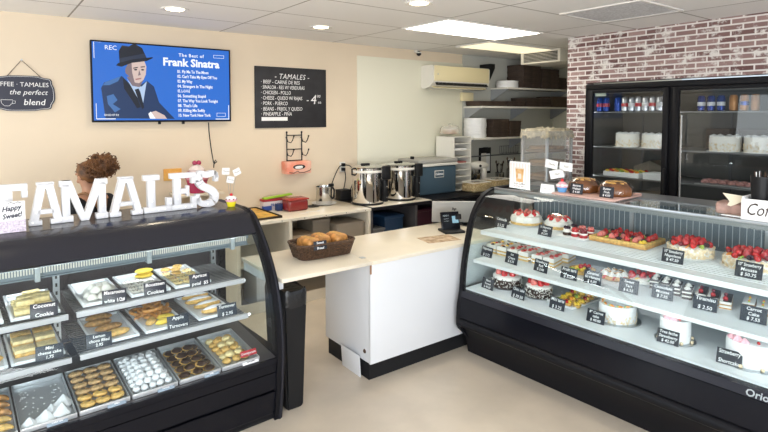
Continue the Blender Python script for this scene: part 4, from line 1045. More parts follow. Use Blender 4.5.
# ------------------------------------------------------------------ pastries in the left-hand case
CL = 'chalk price cards in the pastry case'
SL = 0.1
def dz(y): return 0.403+SL*(y-0.047)
def lcard(lines, label, x, y, z, w=.112, h=.068, turn=0, tilt=16, **k):
    return card(lines, label, Lw(x, y, z), LA+turn, w, h, tilt, group=CL, **k)
def left_case_food():
    white_tray = mat('white_tray_plastic', (.78, .80, .83), .18)
    # ---- square white trays on the two shelves
    def tray(label, x, y0, y1, z, w=.20):
        g = G(); yc = (y0+y1)/2; d = (y1-y0)/2; h = w/2
        g.box(-h+.012, h-.012, -d+.012, d-.012, 0, .005)
        for a in ((-h, -h+.014, -d, d), (h-.014, h, -d, d), (-h+.014, h-.014, -d, -d+.014), (-h+.014, h-.014, d-.014, d)): g.box(*a, .002, .017, .003)
        return single('pastry_tray', g, white_tray, label, 'tray', Lw(x, yc, z), LA, 'white pastry trays')
    ZUp, ZMi = .8945, .7045
    up = [(-.94, 'white tray of white macaroons on the top shelf'), (-.715, 'white tray of cream cookies and a yellow cookie on the top shelf'), (-.49, 'white tray of fruit-dotted cookies at the right end of the top shelf'),
          (-1.235, 'white tray of pale yellow cookie bars on the top shelf of the left bay'), (-1.46, 'white tray cut by the left edge of the picture on the top shelf')]
    for x, lb in up: tray(lb, x, .165, .585, ZUp)
    mi = [(-.90, 'white tray of brown oval cookies on the middle shelf'), (-.655, 'white tray of danishes and yellow turnovers on the middle shelf'), (-.375, 'white tray of sugar-dusted turnovers at the right end of the middle shelf'),
          (-1.235, 'white tray of stacked yellow layer bars on the middle shelf of the left bay'), (-1.46, 'white tray cut by the left edge of the picture on the middle shelf')]
    for x, lb in mi: tray(lb, x, .115, .54, ZMi, .215)
    TZ = .0055
    def item(name, me, m, label, cat, group, x, y, z, rz=0, rx=0, ry=0, sc=1.0):
        o = put(name, me, m, None, Lw(x, y, z), LA+rz, rx, ry, sc); return tag(o, label, cat, group)
    mac = shared('macaroon_lump', lambda: G().lathe([(0, 0), (.024, .002), (.028, .012), (.020, .026), (.008, .034), (0, .035)], 14, wob=.10))
    flat_cookie = shared('flat_cookie', lambda: G().lathe([(0, 0), (.030, .001), (.034, .007), (.027, .014), (0, .017)], 18, wob=.04))
    oval = shared('oval_cookie', lambda: G().sph((0, 0, .014), (.068, .038, .016), 20, 10))
    bar = shared('cookie_bar', lambda: G().box(-.038, .038, -.022, .022, 0, .026, .006))
    bar2 = shared('layer_bar', lambda: G().box(-.042, .042, -.035, .035, 0, .017, .004))
    def dotted(n, me, m, dotm, label, cat, grp, x, y, z, rz, sc=1.0):
        t = thing(n, label, cat, Lw(x, y, z), LA+rz, grp)
        put('biscuit', me, m, t, (0, 0, 0), sc=sc)
        for k in range(5):
            a = k*1.3+rz; put('fruit_dot', ball(), dotm, t, (.016*math.cos(a)*sc, .016*math.sin(a)*sc, .009*sc), sc=.42*sc)
        return t
    # macaroons
    k = 0
    for j, row in enumerate(((-.05, 0, .05), (-.055, -.01, .045), (-.04, .01, .055), (-.03, .025))):
        for u in row:
            item('macaroon', mac, 'macaroon', 'white coconut macaroon lying on the macaroon tray', 'cookie', 'white macaroons', -.935+u+jit(.004), .245+.058*j, ZUp+TZ, rz=jit(90), sc=random.uniform(.92, 1.06)); k += 1
    for (u, v) in ((-.025, .275), (.025, .27), (0, .33), (.03, .335), (-.03, .33)):
        item('macaroon', mac, 'macaroon', 'white coconut macaroon piled on the others of its tray', 'cookie', 'upper white macaroons', -.935+u, v, ZUp+TZ+.029, rz=jit(90))
    # cream cookies + yellow shell cookie
    for j in range(4):
        for i in range(3):
            if j == 3 and i == 2: continue
            dotted('dotted_cookie', flat_cookie, 'macaroon', 'choc', 'cream cookie with dark dots on the tray second from the left post', 'cookie', 'cream dotted cookies', -.775+.056*i+jit(.004), .24+.062*j, ZUp+TZ, j*40+i*25, .80)
    for z, lb in ((0, 'lower yellow oval cookie at the back right of the cream cookie tray'), (.026, 'upper yellow oval cookie at the back right of the cream cookie tray')):
        item('oval_cookie', oval, 'yellowmac', lb, 'cookie', 'yellow oval cookies', -.662, .50, ZUp+TZ+z, sc=(.75, .95, .85))
    # fruit-dotted cookies
    for j in range(4):
        for i in range(3):
            dotted('dotted_cookie', flat_cookie, 'palecookie', 'redglaze' if (i+j) % 2 else 'choc', 'pale cookie with red and brown fruit bits at the right of the top shelf', 'cookie', 'fruit-dotted pale cookies', -.55+.060*i+jit(.004), .25+.070*j, ZUp+TZ, j*30+i*55, .85)
    for (u, v) in ((-.54, .50), (-.49, .47), (-.46, .53), (-.51, .40)):
        dotted('dotted_cookie', flat_cookie, 'goldcookie', 'choc', 'pale cookie with fruit bits resting on top of the pile at the right', 'cookie', 'upper fruit-dotted cookies', u, v, ZUp+TZ+.016, jit(90), .85)
    # pale bars, left bay
    for j in range(4):
        for i in range(2):
            item('cookie_bar', bar, 'palecookie', 'pale yellow coconut cookie bar lying on its white tray', 'cookie', 'coconut cookie bars', -1.275+.083*i+jit(.003), .24+.055*j, ZUp+TZ, rz=jit(6))
    for (u, v) in ((-1.265, .30), (-1.20, .32), (-1.255, .37), (-1.19, .38), (-1.225, .44)):
        item('cookie_bar', bar, 'palecookie', 'pale yellow coconut cookie bar on top of the other bars', 'cookie', 'upper coconut cookie bars', u, v, ZUp+TZ+.0265, rz=jit(10))
    for j in range(4):
        item('macaroon', mac, 'macaroon', 'white cookie on the tray at the left edge of the picture', 'cookie', 'cookies on the cut-off tray', -1.42+jit(.01), .25+.07*j, ZUp+TZ)
    # oval cookies
    for k, (u, v, m) in enumerate(((-.885, .20, 'goldcookie'), (-.900, .30, 'cookie'), (-.930, .40, 'cookie'), (-.91, .485, 'cookie'))):
        item('oval_cookie', oval, m, ('golden oval cookie at the front of the oval cookie tray', 'brown oval cookie second from the front of its tray', 'brown oval cookie third from the front of its tray', 'brown oval cookie at the back of the oval cookie tray')[k], 'cookie', 'large oval cookies', u, v, ZMi+TZ, rz=10-5*k)
    # danishes and turnovers
    swirl = shared('danish', lambda: (lambda g: [g.tube([(.012*(.4+q*.55)*math.cos(q*1.0)*1.15, .012*(.4+q*.55)*math.sin(q*1.0), .012+.004*math.sin(q*2)) for q in [z*.5 for z in range(20)]], .011, 8), g][1])(G()))
    turn = shared('turnover', lambda: G().lathe([(0, 0), (.030, .002), (.040, .010), (.028, .026), (0, .032)], 18, wob=.05, m=Matrix.Diagonal((1.4, .75, 1, 1))))
    for k, (u, v, z) in enumerate(((-.68, .33, 0), (-.60, .36, 0), (-.70, .44, 0), (-.62, .46, 0), (-.66, .39, .024), (-.645, .47, .024))):
        item('danish', swirl, 'bread', 'glazed brown danish swirl on the middle tray, ' + ('left of the front pair', 'right of the front pair', 'left of the back pair', 'right of the back pair', 'upper one at the front', 'upper one at the back')[k], 'pastry', 'danish swirls', u, v, ZMi+TZ+z, rz=k*60, sc=.98)
    for k, (u, v, z, a) in enumerate(((-.645, .205, 0, 15), (-.615, .262, 0, -20), (-.70, .245, 0, 60))):
        item('turnover', turn, 'yellowmac' if k < 2 else 'goldcookie', ('yellow apple turnover at the very front of the danish tray', 'yellow apple turnover just behind the front one', 'golden apple turnover at the front left of the danish tray')[k], 'pastry', 'apple turnovers', u, v, ZMi+TZ+z, rz=a, sc=.9)
    # sugar-dusted turnovers
    for k, (u, v) in enumerate(((-.36, .20), (-.365, .30), (-.38, .40), (-.37, .485))):
        t = thing('sugar_turnover', ('front', 'second', 'third', 'hindmost')[k]+' long turnover dusted with sugar on the right middle tray', 'pastry', Lw(u, v, ZMi+TZ), LA+8-4*k, 'sugar-dusted turnovers')
        obj('crust', G().sph((0, 0, .016), (.083, .036, .018), 20, 10), 'goldcookie', t)
        obj('sugar', G().sph((0, .002, .021), (.074, .029, .0165), 20, 10), 'powder', t)
    # stacked yellow bars
    for lev in range(3):
        for j in range(3):
            for i in range(2):
                if lev == 2 and j == 0: continue
                m = 'palecookie' if (lev+j) % 2 else 'goldcookie'
                item('layer_bar', bar2, m, '%s yellow layer bar of the %s stack on the %s' % (('bottom', 'middle', 'top')[lev], ('front', 'middle', 'back')[j], ('left', 'right')[i]), 'cookie', 'yellow layer bars', -1.28+.092*i, .23+.078*j, ZMi+TZ+.0178*lev, rz=jit(3))
    for j in range(3):
        item('turnover', turn, 'goldcookie', 'golden pastry on the middle tray at the left edge of the picture', 'pastry', 'pastries on the cut-off tray', -1.42+jit(.008), .22+.09*j, ZMi+TZ)
    ups = [(['Macaroons', 'white 1/2#'], 'chalk card before the white macaroons', -.90, ZUp, -10), (['Boosteen', 'Cookies'], 'chalk card before the cream dotted cookies', -.70, ZUp, -6), (['Apricot', 'petal  $5'], 'chalk card before the fruit-dotted cookies', -.46, ZUp, -6), (['Coconut', 'Cookie'], 'chalk card before the coconut cookie bars', -1.205, ZUp, -8)]
    for ln, lb, x, z, tn in ups: lcard(ln, lb, x, .150, z, turn=tn)
    mis = [(['Lemon', 'choco filled', '2.95'], 'chalk card before the oval cookies', -.985, ZMi, -8), (['Apple', 'Turnovers'], 'chalk card before the yellow apple turnovers', -.60, ZMi, -5), (['Turnover', '$ 2.95'], 'chalk card before the sugar-dusted turnovers', -.325, ZMi, -5), (['Mini', 'cheese cake', '1.75'], 'chalk card before the stacked yellow bars', -1.195, ZMi, -8)]
    for ln, lb, x, z, tn in mis: lcard(ln, lb, x, .098, z, turn=tn)
    # ---- sheet pans on the sloping deck
    pitch = math.degrees(math.atan(SL))
    def pan(label, x, w=.226, d=.41, y0=.062):
        g = G(); h = w/2
        g.box(-h+.006, h-.006, .006, d-.006, 0, .003)
        for a in ((-h, -h+.005, 0, d), (h-.005, h, 0, d), (-h+.005, h-.005, 0, .005), (-h+.005, h-.005, d-.005, d)): g.box(*a, .001, .026, .0015)
        p = Lw(x, y0, dz(y0)+.0015)
        return single('sheet_pan', g, 'pan', label, 'tray', p, LA, 'aluminium sheet pans', rx=pitch)
    xs = [-.262, -.498, -.735, -.972, -1.208, -1.444]
    for x, lb in zip(xs, ('sheet pan of fruit-dotted cookies at the right end of the bottom deck', 'sheet pan of chocolate-dipped shell cookies', 'sheet pan heaped with white sugar-powdered cookies', 'sheet pan of round ring cookies in three columns', 'nearly empty sheet pan with white meringues at its front', 'sheet pan of croissants at the left edge of the picture')): pan(lb, x)
    def pz(y): return dz(y)+.0052
    def pitem(name, me, m, label, cat, group, x, y, zo=0, rz=0, sc=1.0, rx=0):
        o = put(name, me, m, None, Lw(x, y, pz(y)+zo), LA+rz, pitch+rx, 0, sc); return tag(o, label, cat, group)
    # fruit-dotted rounds
    n = 0
    lump = shared('cookie_lump', lambda: G().lathe([(0, 0), (.022, .001), (.026, .010), (.019, .020), (0, .024)], 14, wob=.08))
    def lumpy(x, y, zo, grp, lb):
        t = thing('fruit_cookie', lb, 'cookie', Lw(x, y, pz(y)+zo), LA+jit(90), grp, pitch)
        put('biscuit', lump, 'palecookie' if random.random() < .5 else 'goldcookie', t, (0, 0, 0))
        for k in range(5):
            a = k*1.26; put('fruit_dot', ball(), 'cherry', t, (.014*math.cos(a), .014*math.sin(a), .012), sc=.42)
    for j in range(6):
        for i in range(3): lumpy(xs[0]-.055+.055*i+jit(.003), .135+.052*j, 0, 'fruit-dotted rounds', 'pale cookie lump with red fruit bits on the rightmost sheet pan')
    for j in range(4):
        for i in range(2): lumpy(xs[0]-.028+.055*i, .165+.060*j, .021, 'upper fruit-dotted rounds', 'pale cookie lump with red fruit bits piled on top of the rightmost sheet pan')
    # chocolate dipped shells
    shell_ = shared('shell_cookie', lambda: G().lathe([(0, 0), (.028, .001), (.033, .008), (.022, .017), (0, .020)], 16, scal=lambda a: 1+.07*math.cos(9*a)))
    dip = shared('chocolate_dip', lambda: G().lathe([(.024, .006), (.030, .012), (.020, .021), (0, .0235)], 14, wob=.06))
    def choc_shell(x, y, zo, grp, lb, tilt):
        t = thing('shell_cookie', lb, 'cookie', Lw(x, y, pz(y)+zo), LA+jit(30), grp, pitch+tilt)
        put('biscuit', shell_, 'goldcookie', t, (0, 0, 0)); put('chocolate', dip, 'choc', t, (0, -.006, .0008), sc=(1.0, .95, 1.0))
    for j in range(5):
        for i in range(3): choc_shell(xs[1]-.066+.066*i+jit(.003), .125+.066*j, 0, 'chocolate-dipped shells', 'golden shell cookie dipped in dark chocolate on its sheet pan', 0)
    for j in range(4):
        for i in range(2): choc_shell(xs[1]-.030+.062*i, .15+.070*j, .022, 'upper chocolate-dipped shells', 'golden shell cookie dipped in chocolate lying on the others', 0)
    # powdered balls
    pb = shared('powdered_ball', lambda: G().lathe([(0, 0), (.015, .001), (.0195, .012), (.015, .024), (0, .030)], 12, wob=.06))
    for lev, (nj, ni, ofs) in enumerate(((8, 5, 0), (7, 4, .02), (5, 3, .04))):
        for j in range(nj):
            for i in range(ni):
                pitem('powdered_cookie', pb, 'powder', ('white sugar-powdered cookie in the bottom layer of its heap', 'white sugar-powdered cookie in the middle layer of its heap', 'white sugar-powdered cookie on top of its heap')[lev], 'cookie', ('powdered cookies below', 'powdered cookies in the middle', 'powdered cookies on top')[lev],
                      xs[2]-.041*(ni-1)/2+.041*i+jit(.004), .118+ofs+.043*j+jit(.004), .023*lev, jit(180))
    # ring cookies
    puff = shared('puffed_cookie', lambda: G().lathe([(0, 0), (.028, .001), (.035, .009), (.032, .019), (.018, .026), (0, .026)], 18, wob=.04))
    ringc = shared('ring_cookie', lambda: G().lathe([(.006, .008), (.014, .001), (.028, .001), (.033, .010), (.026, .021), (.012, .021), (.006, .012), (.006, .008)], 18))
    for j in range(6):
        for i in range(3):
            t = thing('ring_cookie', 'tan round cookie, %s column, %s from the front' % (('left', 'middle', 'right')[i], ('first', 'second', 'third', 'fourth', 'fifth', 'last')[j]), 'cookie', Lw(xs[3]-.069+.069*i+jit(.002), .120+.062*j, pz(.120+.062*j)+.001), LA+jit(40), 'tan round cookies', pitch-16)
            put('biscuit', puff, 'goldcookie' if j < 2 else mat('tan_cookie', (.56, .36, .17), .65, var=.25, vscale=50), t, (0, 0, 0)); put('jam_filling', disc(), 'choc', t, (.003, -.004, .0225), sc=(.50, .42, .8))
    # meringues + crumbs
    mer = shared('meringue', lambda: G().lathe([(0, 0), (.034, .002), (.036, .012), (.024, .026), (.016, .040), (.005, .060), (0, .064)], 18, scal=lambda a: 1+.06*math.cos(6*a)))
    for k, (u, v, s) in enumerate(((-.075, .105, .9), (-.01, .115, 1.05), (.055, .125, 1.1), (.072, .195, 1.1), (.02, .165, .8))):
        pitem('meringue', mer, 'powder', ('pointed white meringue at the front left of its pan', 'pointed white meringue at the front middle of its pan', 'pointed white meringue at the front right of its pan', 'pointed white meringue at the right of its pan, behind the front row', 'small pointed white meringue behind the front row')[k], 'meringue', 'white meringues', xs[4]+u, v, 0, k*40, (s*1.1, s*1.1, s*.8))
    g = G()
    for k in range(46):
        u, v = jit(.09), random.uniform(.20, .42); g.sph((u, (v-.062), .004), (random.uniform(.002, .006), random.uniform(.002, .005), .002), 6, 4)
    o = single('meringue_crumbs', g, 'powder', 'white crumbs scattered over the nearly empty sheet pan', 'crumbs', Lw(xs[4], .062, dz(.062)+.0015), LA, None, rx=pitch); o['kind'] = 'stuff'
    # croissants
    cro = shared('croissant', lambda: G().tube([(.07*math.cos(a), .05*math.sin(a), .02) for a in [math.pi*(.05+.9*q/10) for q in range(11)]], .024, 10, taper=lambda f: .35+.75*math.sin(math.pi*f)*(1+.12*math.cos(26*f))))
    for j in range(5):
        for i in range(2): pitem('croissant', cro, 'bread' if j > 1 else 'goldcookie', 'croissant in the %s row of the pan at the picture edge, on the %s' % (('first', 'second', 'third', 'fourth', 'fifth')[j], ('left', 'right')[i]), 'croissant', 'croissants', xs[5]-.045+.098*i, .095+.066*j, .004, jit(20), .68)
    # flat labels along the front lip of the deck
    tg = dict(w=.085, h=.026, tilt=38, m=mat('pale_label', (.26, .33, .40), .3), ink='chalk')
    lcard(['Coffee cake'], 'pale label at the front of the meringue pan', xs[4]+.03, .052, .4065, **tg)
    lcard(['Alfajor'], 'pale label at the front of the ring cookie pan', xs[3]+.05, .052, .4065, **tg)
    lcard(['Polvoron'], 'pale label at the front of the powdered cookie pan', xs[2]+.05, .052, .4065, **tg)
    lcard(['Shells'], 'pale label at the front of the chocolate shell pan', xs[1]+.06, .052, .4065, **tg)
    lcard(['Fruit cookie'], 'white label at the front of the rightmost pan, below the red one', xs[0]+.055, .052, .4065, w=.10, h=.026, tilt=38, m=mat('white_label', (.8, .8, .82), .3), ink='cardblack')
    g = G(); g.box(-.05, .05, -.001, .001, 0, .034, .0008, RX(-25)); t = thing('price_card', 'red rounded label before the fruit-dotted cookies on the bottom deck', 'price card', Lw(xs[0]+.060, .088, .4105+.028), LA, CL)
    obj('card', g, mat('red_label', (.42, .02, .03), .35), t); obj('lettering', text_mesh('Contains nuts', .016, .0002, bold=.0003, m=RX(-25) @ T(0, -.0016, .017) @ UPR), 'chalk', t)
    g = G(); g.box(-.002, .002, .0, .008, -.03, .01); obj('stem', g, 'alu', t)
left_case_food()

# ------------------------------------------------------------------ marquee letters and things on top of the left case
def left_top():
    Z = 1.2415; D = .045
    def stroke(g, pts, w):
        for (a, b) in zip(pts, pts[1:]):
            a = Vector(a); b = Vector(b); t = (b-a).normalized()*0; d = (b-a).normalized(); n = Vector((-d.y, d.x))*w/2
            g.prism([tuple(a+n), tuple(a-n), tuple(b-n), tuple(b+n)], -D/2, D/2, 'y')
    def rect(g, x0, x1, z0, z1): g.box(x0, x1, -D/2, D/2, z0, z1, .002)
    def letter(ch, w, h):
        g = G(); s = .034; b = []
        if ch == 'T':
            rect(g, -w/2, w/2, h-.036, h); rect(g, -w/2, -w/2+.028, h-.075, h-.036); rect(g, w/2-.028, w/2, h-.075, h-.036); rect(g, -.026, .026, 0, h-.036); rect(g, -.048, .048, 0, s)
            b = [(x, h-.018) for x in (-w*.36, -w*.12, w*.12, w*.36)]+[(0, z) for z in (.03, .075, .12, .165)]
        elif ch == 'A':
            for sx in (-1, 1):
                g.prism([(sx*-.002, h-.012), (sx*.034, h), (sx*(w/2-.006), s*.8), (sx*(w/2-.046), s*.8)], -D/2, D/2, 'y'); rect(g, min(sx*(w/2), sx*(w/2-.062)), max(sx*(w/2), sx*(w/2-.062)), 0, s*.8)
            rect(g, -.042, .042, h-.016, h); rect(g, -w*.24, w*.24, .060, .084)
            b = [(-w*.40, .018), (w*.40, .018), (-w*.30, .07), (w*.30, .07), (-w*.21, .13), (w*.21, .13), (0, h-.03), (0, .074)]
        elif ch == 'M':
            for sx in (-1, 1):
                rect(g, min(sx*w*.30, sx*(w*.46)), max(sx*w*.30, sx*w*.46), s, h-.02); rect(g, min(sx*w*.24, sx*w/2), max(sx*w*.24, sx*w/2), 0, s); rect(g, min(sx*w*.26, sx*w/2), max(sx*w*.26, sx*w/2), h-s, h)
                g.prism([(sx*w*.44, h), (sx*w*.26, h), (0, .045), (0, .0), (sx*.02, .0)], -D/2+.001, D/2-.001, 'y')
            b = [(-w*.38, z) for z in (.02, .075, .13, .19)]+[(w*.38, z) for z in (.02, .075, .13, .19)]+[(-w*.17, .12), (w*.17, .12), (0, .04)]
        elif ch == 'L':
            rect(g, -w*.36, -w*.10, s, h-s); rect(g, -w/2, w*.06, h-s, h); rect(g, -w/2, w/2, 0, s); rect(g, w/2-.034, w/2, s, .085)
            b = [(-w*.23, z) for z in (.02, .07, .12, .17, .215)]+[(0, .018), (w*.22, .018), (w*.42, .05)]
        elif ch == 'E':
            rect(g, -w*.36, -w*.10, s, h-s); rect(g, -w/2, w/2, h-s, h); rect(g, -w/2, w/2, 0, s); rect(g, w/2-.030, w/2, s, .078); rect(g, w/2-.030, w/2, h-.072, h-s); rect(g, -w*.10, w*.20, h*.5-.016, h*.5+.016); rect(g, w*.12, w*.22, h*.5-.034, h*.5+.034)
            b = [(-w*.23, z) for z in (.02, .07, .12, .17, .22)]+[(w*.05, .018), (w*.3, .018), (w*.05, h-.018), (w*.3, h-.018), (w*.08, h*.5)]
        else:
            c = [(w*.40, .185), (w*.30, .222), (0.0, h-.022), (-w*.28, .220), (-w*.33, .180), (-w*.20, .143), (.0, .125), (w*.22, .102), (w*.33, .068), (w*.25, .032), (0, .020), (-w*.28, .030), (-w*.40, .070)]
            cs = smooth(c, 5); wd = [.030+.020*math.sin(math.pi*i/(len(cs)-1)) for i in range(len(cs))]
            lp, rp = [], []
            for i, p in enumerate(cs):
                a_ = Vector(cs[max(0, i-1)]); b_ = Vector(cs[min(len(cs)-1, i+1)]); d = (b_-a_).normalized(); n_ = Vector((-d.y, d.x))*wd[i]/2
                lp.append((p[0]+n_.x, p[1]+n_.y)); rp.append((p[0]-n_.x, p[1]-n_.y))
            for i in range(len(cs)-1): g.prism([lp[i], rp[i], rp[i+1], lp[i+1]], -D/2, D/2, 'y')
            bmesh.ops.remove_doubles(g.bm, verts=g.bm.verts[:], dist=.0004)
            rect(g, w*.30, w*.46, .165, .225); rect(g, -w*.46, -w*.30, .025, .09)
            b = [c[i] for i in range(0, 13, 2)]
        return g, b
    h = .236
    L = [('T', -1.295, .19, 'white letter T, leftmost of the marquee letters'), ('A', -1.117, .165, 'white letter A right after the T'), ('M', -.927, .245, 'white letter M, widest of the marquee letters'), ('A', -.703, .185, 'white letter A between the M and the L'),
         ('L', -.518, .170, 'white letter L after the second A'), ('E', -.360, .165, 'white letter E before the S'), ('S', -.205, .165, 'white letter S, last of the marquee letters')]
    for ch, x, w, lb in L:
        t = thing('marquee_letter', lb+' on the pastry case', 'letter', Lw(x, .70, Z), LA, 'white marquee letters')
        g, b = letter(ch, w, h); obj('letter_body', g, 'letter', t)
        for (bx, bz) in b: put('bulb', ball(), 'lbulb', t, (bx, -D/2+.002, bz-.004), sc=.40)
    # small sign at the left
    t = thing('standing_sign', 'small white sign with handwritten words before the letter T', 'sign', Lw(-1.283, .560, Z), LA)
    g = G(); g.box(-.058, .058, -.004, .004, 0, .16, .001, RX(-6)); obj('board', g, 'paper', t)
    g = G(); g.box(-.058, .058, -.0052, -.004, .0, .062, m=RX(-6)); obj('patterned_band', g, mat('lilac_pattern', (.60, .52, .62), .5, var=.25, vscale=120), t)
    L2 = [('Happy', .010, .124, .036, dict(shear=.3, bold=.0012, width=.088)), ('Sweet!', .008, .086, .036, dict(shear=.3, bold=.0012, width=.088))]
    letter_lines(L2, t, 'navy', RX(-6) @ T(0, -.0046, 0) @ UPR @ RZ(6), ext=.0003)
    g = G(); g.tube([(-.02, -.0055, .150), (-.005, -.0055, .158), (.01, -.0055, .150), (.025, -.0055, .158), (.04, -.0055, .150)], .0015, 5, ); obj('crown_drawing', g, 'navy', t)
    # yellow cupcake figurine
    t = thing('cupcake_figurine', 'cupcake figurine with yellow paper cup at the end of the letters', 'cupcake figurine', Lw(-.075, .60, Z), LA)
    obj('paper_cup', G().lathe([(0, 0), (.024, 0), (.033, .036), (0, .036)], 24, scal=lambda a: 1+.04*math.cos(18*a)), mat('bright_yellow_cup', (.85, .72, .02), .5), t)
    obj('icing', G().lathe([(.034, .034), (.037, .044), (.033, .054), (0, .056)], 24, scal=lambda a: 1+.05*math.cos(9*a)), 'pinkice', t)
    obj('icing_drip', G().lathe([(.036, .050), (.030, .062), (.016, .070), (0, .073)], 24, scal=lambda a: 1+.09*math.cos(7*a)), 'icing', t)
    for k in range(8): put('sprinkle', ball(), 'cherry', t, (.035*math.cos(k*.785), .035*math.sin(k*.785), .046), sc=.42)
    obj('cherry', G().sph((0, 0, .078), .011), 'straw', t)
    # tags on wires behind the S
    bx, by = -.028, .715
    g = G(); g.lathe([(0, 0), (.022, 0), (.020, .012), (0, .014)], 18); 
    single('tag_holder', g, 'acside', 'little white base holding wired tags beside the letter S', 'holder', Lw(bx, by, Z), LA)
    for (u, z, rot, lb) in ((-.035, .225, 4, 'white square tag on a wire right of the letter S, leftmost of three'), (.045, .215, -22, 'white tilted tag on a wire, rightmost of three beside the letter S'), (-.003, .165, 12, 'white tag on a wire, lowest of three beside the letter S')):
        t = thing('clip_tag', lb, 'tag', Lw(bx, by, Z+.0145), LA, 'white tags beside the letter S')
        k = 1 if u > 0 else -1
        g = G(); g.tube([(u*.15, 0, 0), (u*.5, 0, z*.5), (u, 0, z-.03)], .0013, 5); obj('wire', g, 'alu', t)
        g = G(); g.box(-.026, .026, -.001, .001, -.023, .023, m=T(u, -.003, z-.0145) @ RY(rot)); obj('tag_card', g, 'paper', t)
        obj('ink_squiggle', text_mesh('Thanks', .016, .0002, shear=.4, m=T(u, -.0042, z-.0145) @ RY(rot) @ UPR), 'greybox', t)
left_top()

# ------------------------------------------------------------------ counter, flap, bin, basket, till things
def counter_area():
    t = thing('service_counter', 'white service counter with cream top between the two display cases', 'counter', (2.10, 2.955, 0))
    obj('front_panel', G().box(0.0, 1.35, 0.0, 0.018, 0.125, 0.825, .001), 'white', t)
    obj('side_panel', G().box(0.004, 0.022, 0.018, 0.61, 0.125, 0.825, .001), 'white', t)
    obj('back_panel', G().box(0.022, 1.35, 0.592, 0.61, 0.125, 0.825), 'white', t)
    obj('carcass', G().box(0.022, 1.34, 0.018, 0.592, 0.125, 0.80), 'white', t)
    obj('kick_plinth', G().box(0.012, 1.35, 0.035, 0.58, 0.0, 0.125), 'rubber', t)
    g = G(); g.box(-0.015, -0.011, 0.10, 0.34, 0.0, 0.16, .001, RY(-4)); kp = obj('loose_kick_board', g, 'white', t)
    obj('worktop', G().box(0.012, 1.36, -0.012, 0.70, 0.825, 0.85, .002), 'warmwhite', t)
    obj('edge_strip', G().box(-0.004, 0.008, -0.005, 0.001, 0.76, 0.822), mat('brown_edge', (.33, .18, .10), .5), t)
    g = G(); g.lathe([(0, 0), (.016, 0), (.012, .006), (0, .007)], 16, m=T(0.003, 0.075, 0.195) @ RY(-90)); obj('cable_grommet', g, 'wicker', t)
    # flap
    t = thing('counter_flap', 'cream lift-up counter flap bridging the gap beside the left display case', 'counter flap', (1.435, 2.943, 0))
    obj('flap_board', G().box(0.0, 0.672, 0.0, 0.64, 0.826, 0.851, .002), 'warmwhite', t)
    for y in (.10, .50): obj('hinge', G().box(0.655, 0.690, y, y+.04, 0.8505, 0.8535), 'alu', t)
    g = G(); g.box(0.0, .03, .05, .60, .775, .826); obj('support_cleat', g, 'white', t)
    # bin
    t = thing('waste_bin', 'tall black rectangular waste bin with liner under the counter flap', 'bin', (1.528, 2.965, 0))
    g = G(); r0 = [(-.058, 0), (.058, 0), (.058, .26), (-.058, .26)]
    bm = g.bm; A = [bm.verts.new((x, y, 0)) for x, y in r0]; B = [bm.verts.new((x*1.42, (y-.13)*1.12+.13, .75)) for x, y in r0]
    bm.faces.new(list(reversed(A))); bm.faces.new(B)
    for i in range(4): bm.faces.new((A[i], A[(i+1) % 4], B[(i+1) % 4], B[i]))
    bmesh.ops.bevel(bm, geom=[e for e in bm.edges], offset=.012, segments=2, affect='EDGES')
    obj('bin_body', g, 'blackplastic', t)
    g = G(); pts = []
    for k in range(30):
        a = 2*math.pi*k/30; c, s = math.cos(a), math.sin(a)
        pts.append((.084*math.copysign(abs(c)**.35, c), .13+.148*math.copysign(abs(s)**.35, s)))
    rows = []
    for z, sc in ((.66, 1.02), (.70, 1.035), (.745, 1.04), (.765, 1.0), (.755, .9)):
        rows.append([g.bm.verts.new((x*sc, (y-.13)*sc+.13, z+.008*math.sin(k*1.9))) for k, (x, y) in enumerate(pts)])
    for a, b in zip(rows, rows[1:]):
        for k in range(30): g.bm.faces.new((a[k], a[(k+1) % 30], b[(k+1) % 30], b[k]))
    g.bm.faces.new(rows[-1]); obj('bin_liner', g, mat('black_bin_liner', (.014, .014, .015), .28, bump=.5, bscale=40), t)
    # wicker basket
    t = thing('wicker_basket', 'dark woven rectangular basket of bread on the counter flap', 'basket', (1.925, 3.31, .8515), -2)
    def rr(hx, hy, n=48, z=0):
        return [(hx*math.copysign(abs(math.cos(2*math.pi*k/n))**.4, math.cos(2*math.pi*k/n)), hy*math.copysign(abs(math.sin(2*math.pi*k/n))**.4, math.sin(2*math.pi*k/n)), z) for k in range(n)]
    g = G()
    for i in range(9):
        f = i/8; P = rr(.195+.028*f, .10+.020*f, 72, .006+.011*i)
        g.tube([(x*(1+.018*math.sin(k*math.pi/1.5+i*math.pi)), y*(1+.03*math.sin(k*math.pi/1.5+i*math.pi)), z) for k, (x, y, z) in enumerate(P)], .0055, 5, closed=True)
    for k in range(36):
        a, b = rr(.197, .10, 36)[k], rr(.226, .122, 36)[k]; g.cyl((a[0], a[1], .004), (b[0], b[1], .104), .0035, seg=5)
    obj('woven_side', g, 'wicker', t)
    g = G(); g.tube([(x, y, .104) for x, y, z in rr(.228, .125, 60)], .008, 6, closed=True); obj('rim', g, 'wicker', t)
    obj('base', G().prism([(x, y) for x, y, z in rr(.196, .10)], 0, .006, 'z'), 'wicker', t)
    lb = [('sliced bread loaf at the left of the wicker basket', -.115, -.02, 8), ('sliced bread loaf in the middle of the wicker basket', 0, .02, -6), ('sliced bread loaf at the right of the wicker basket', .12, .0, 5)]
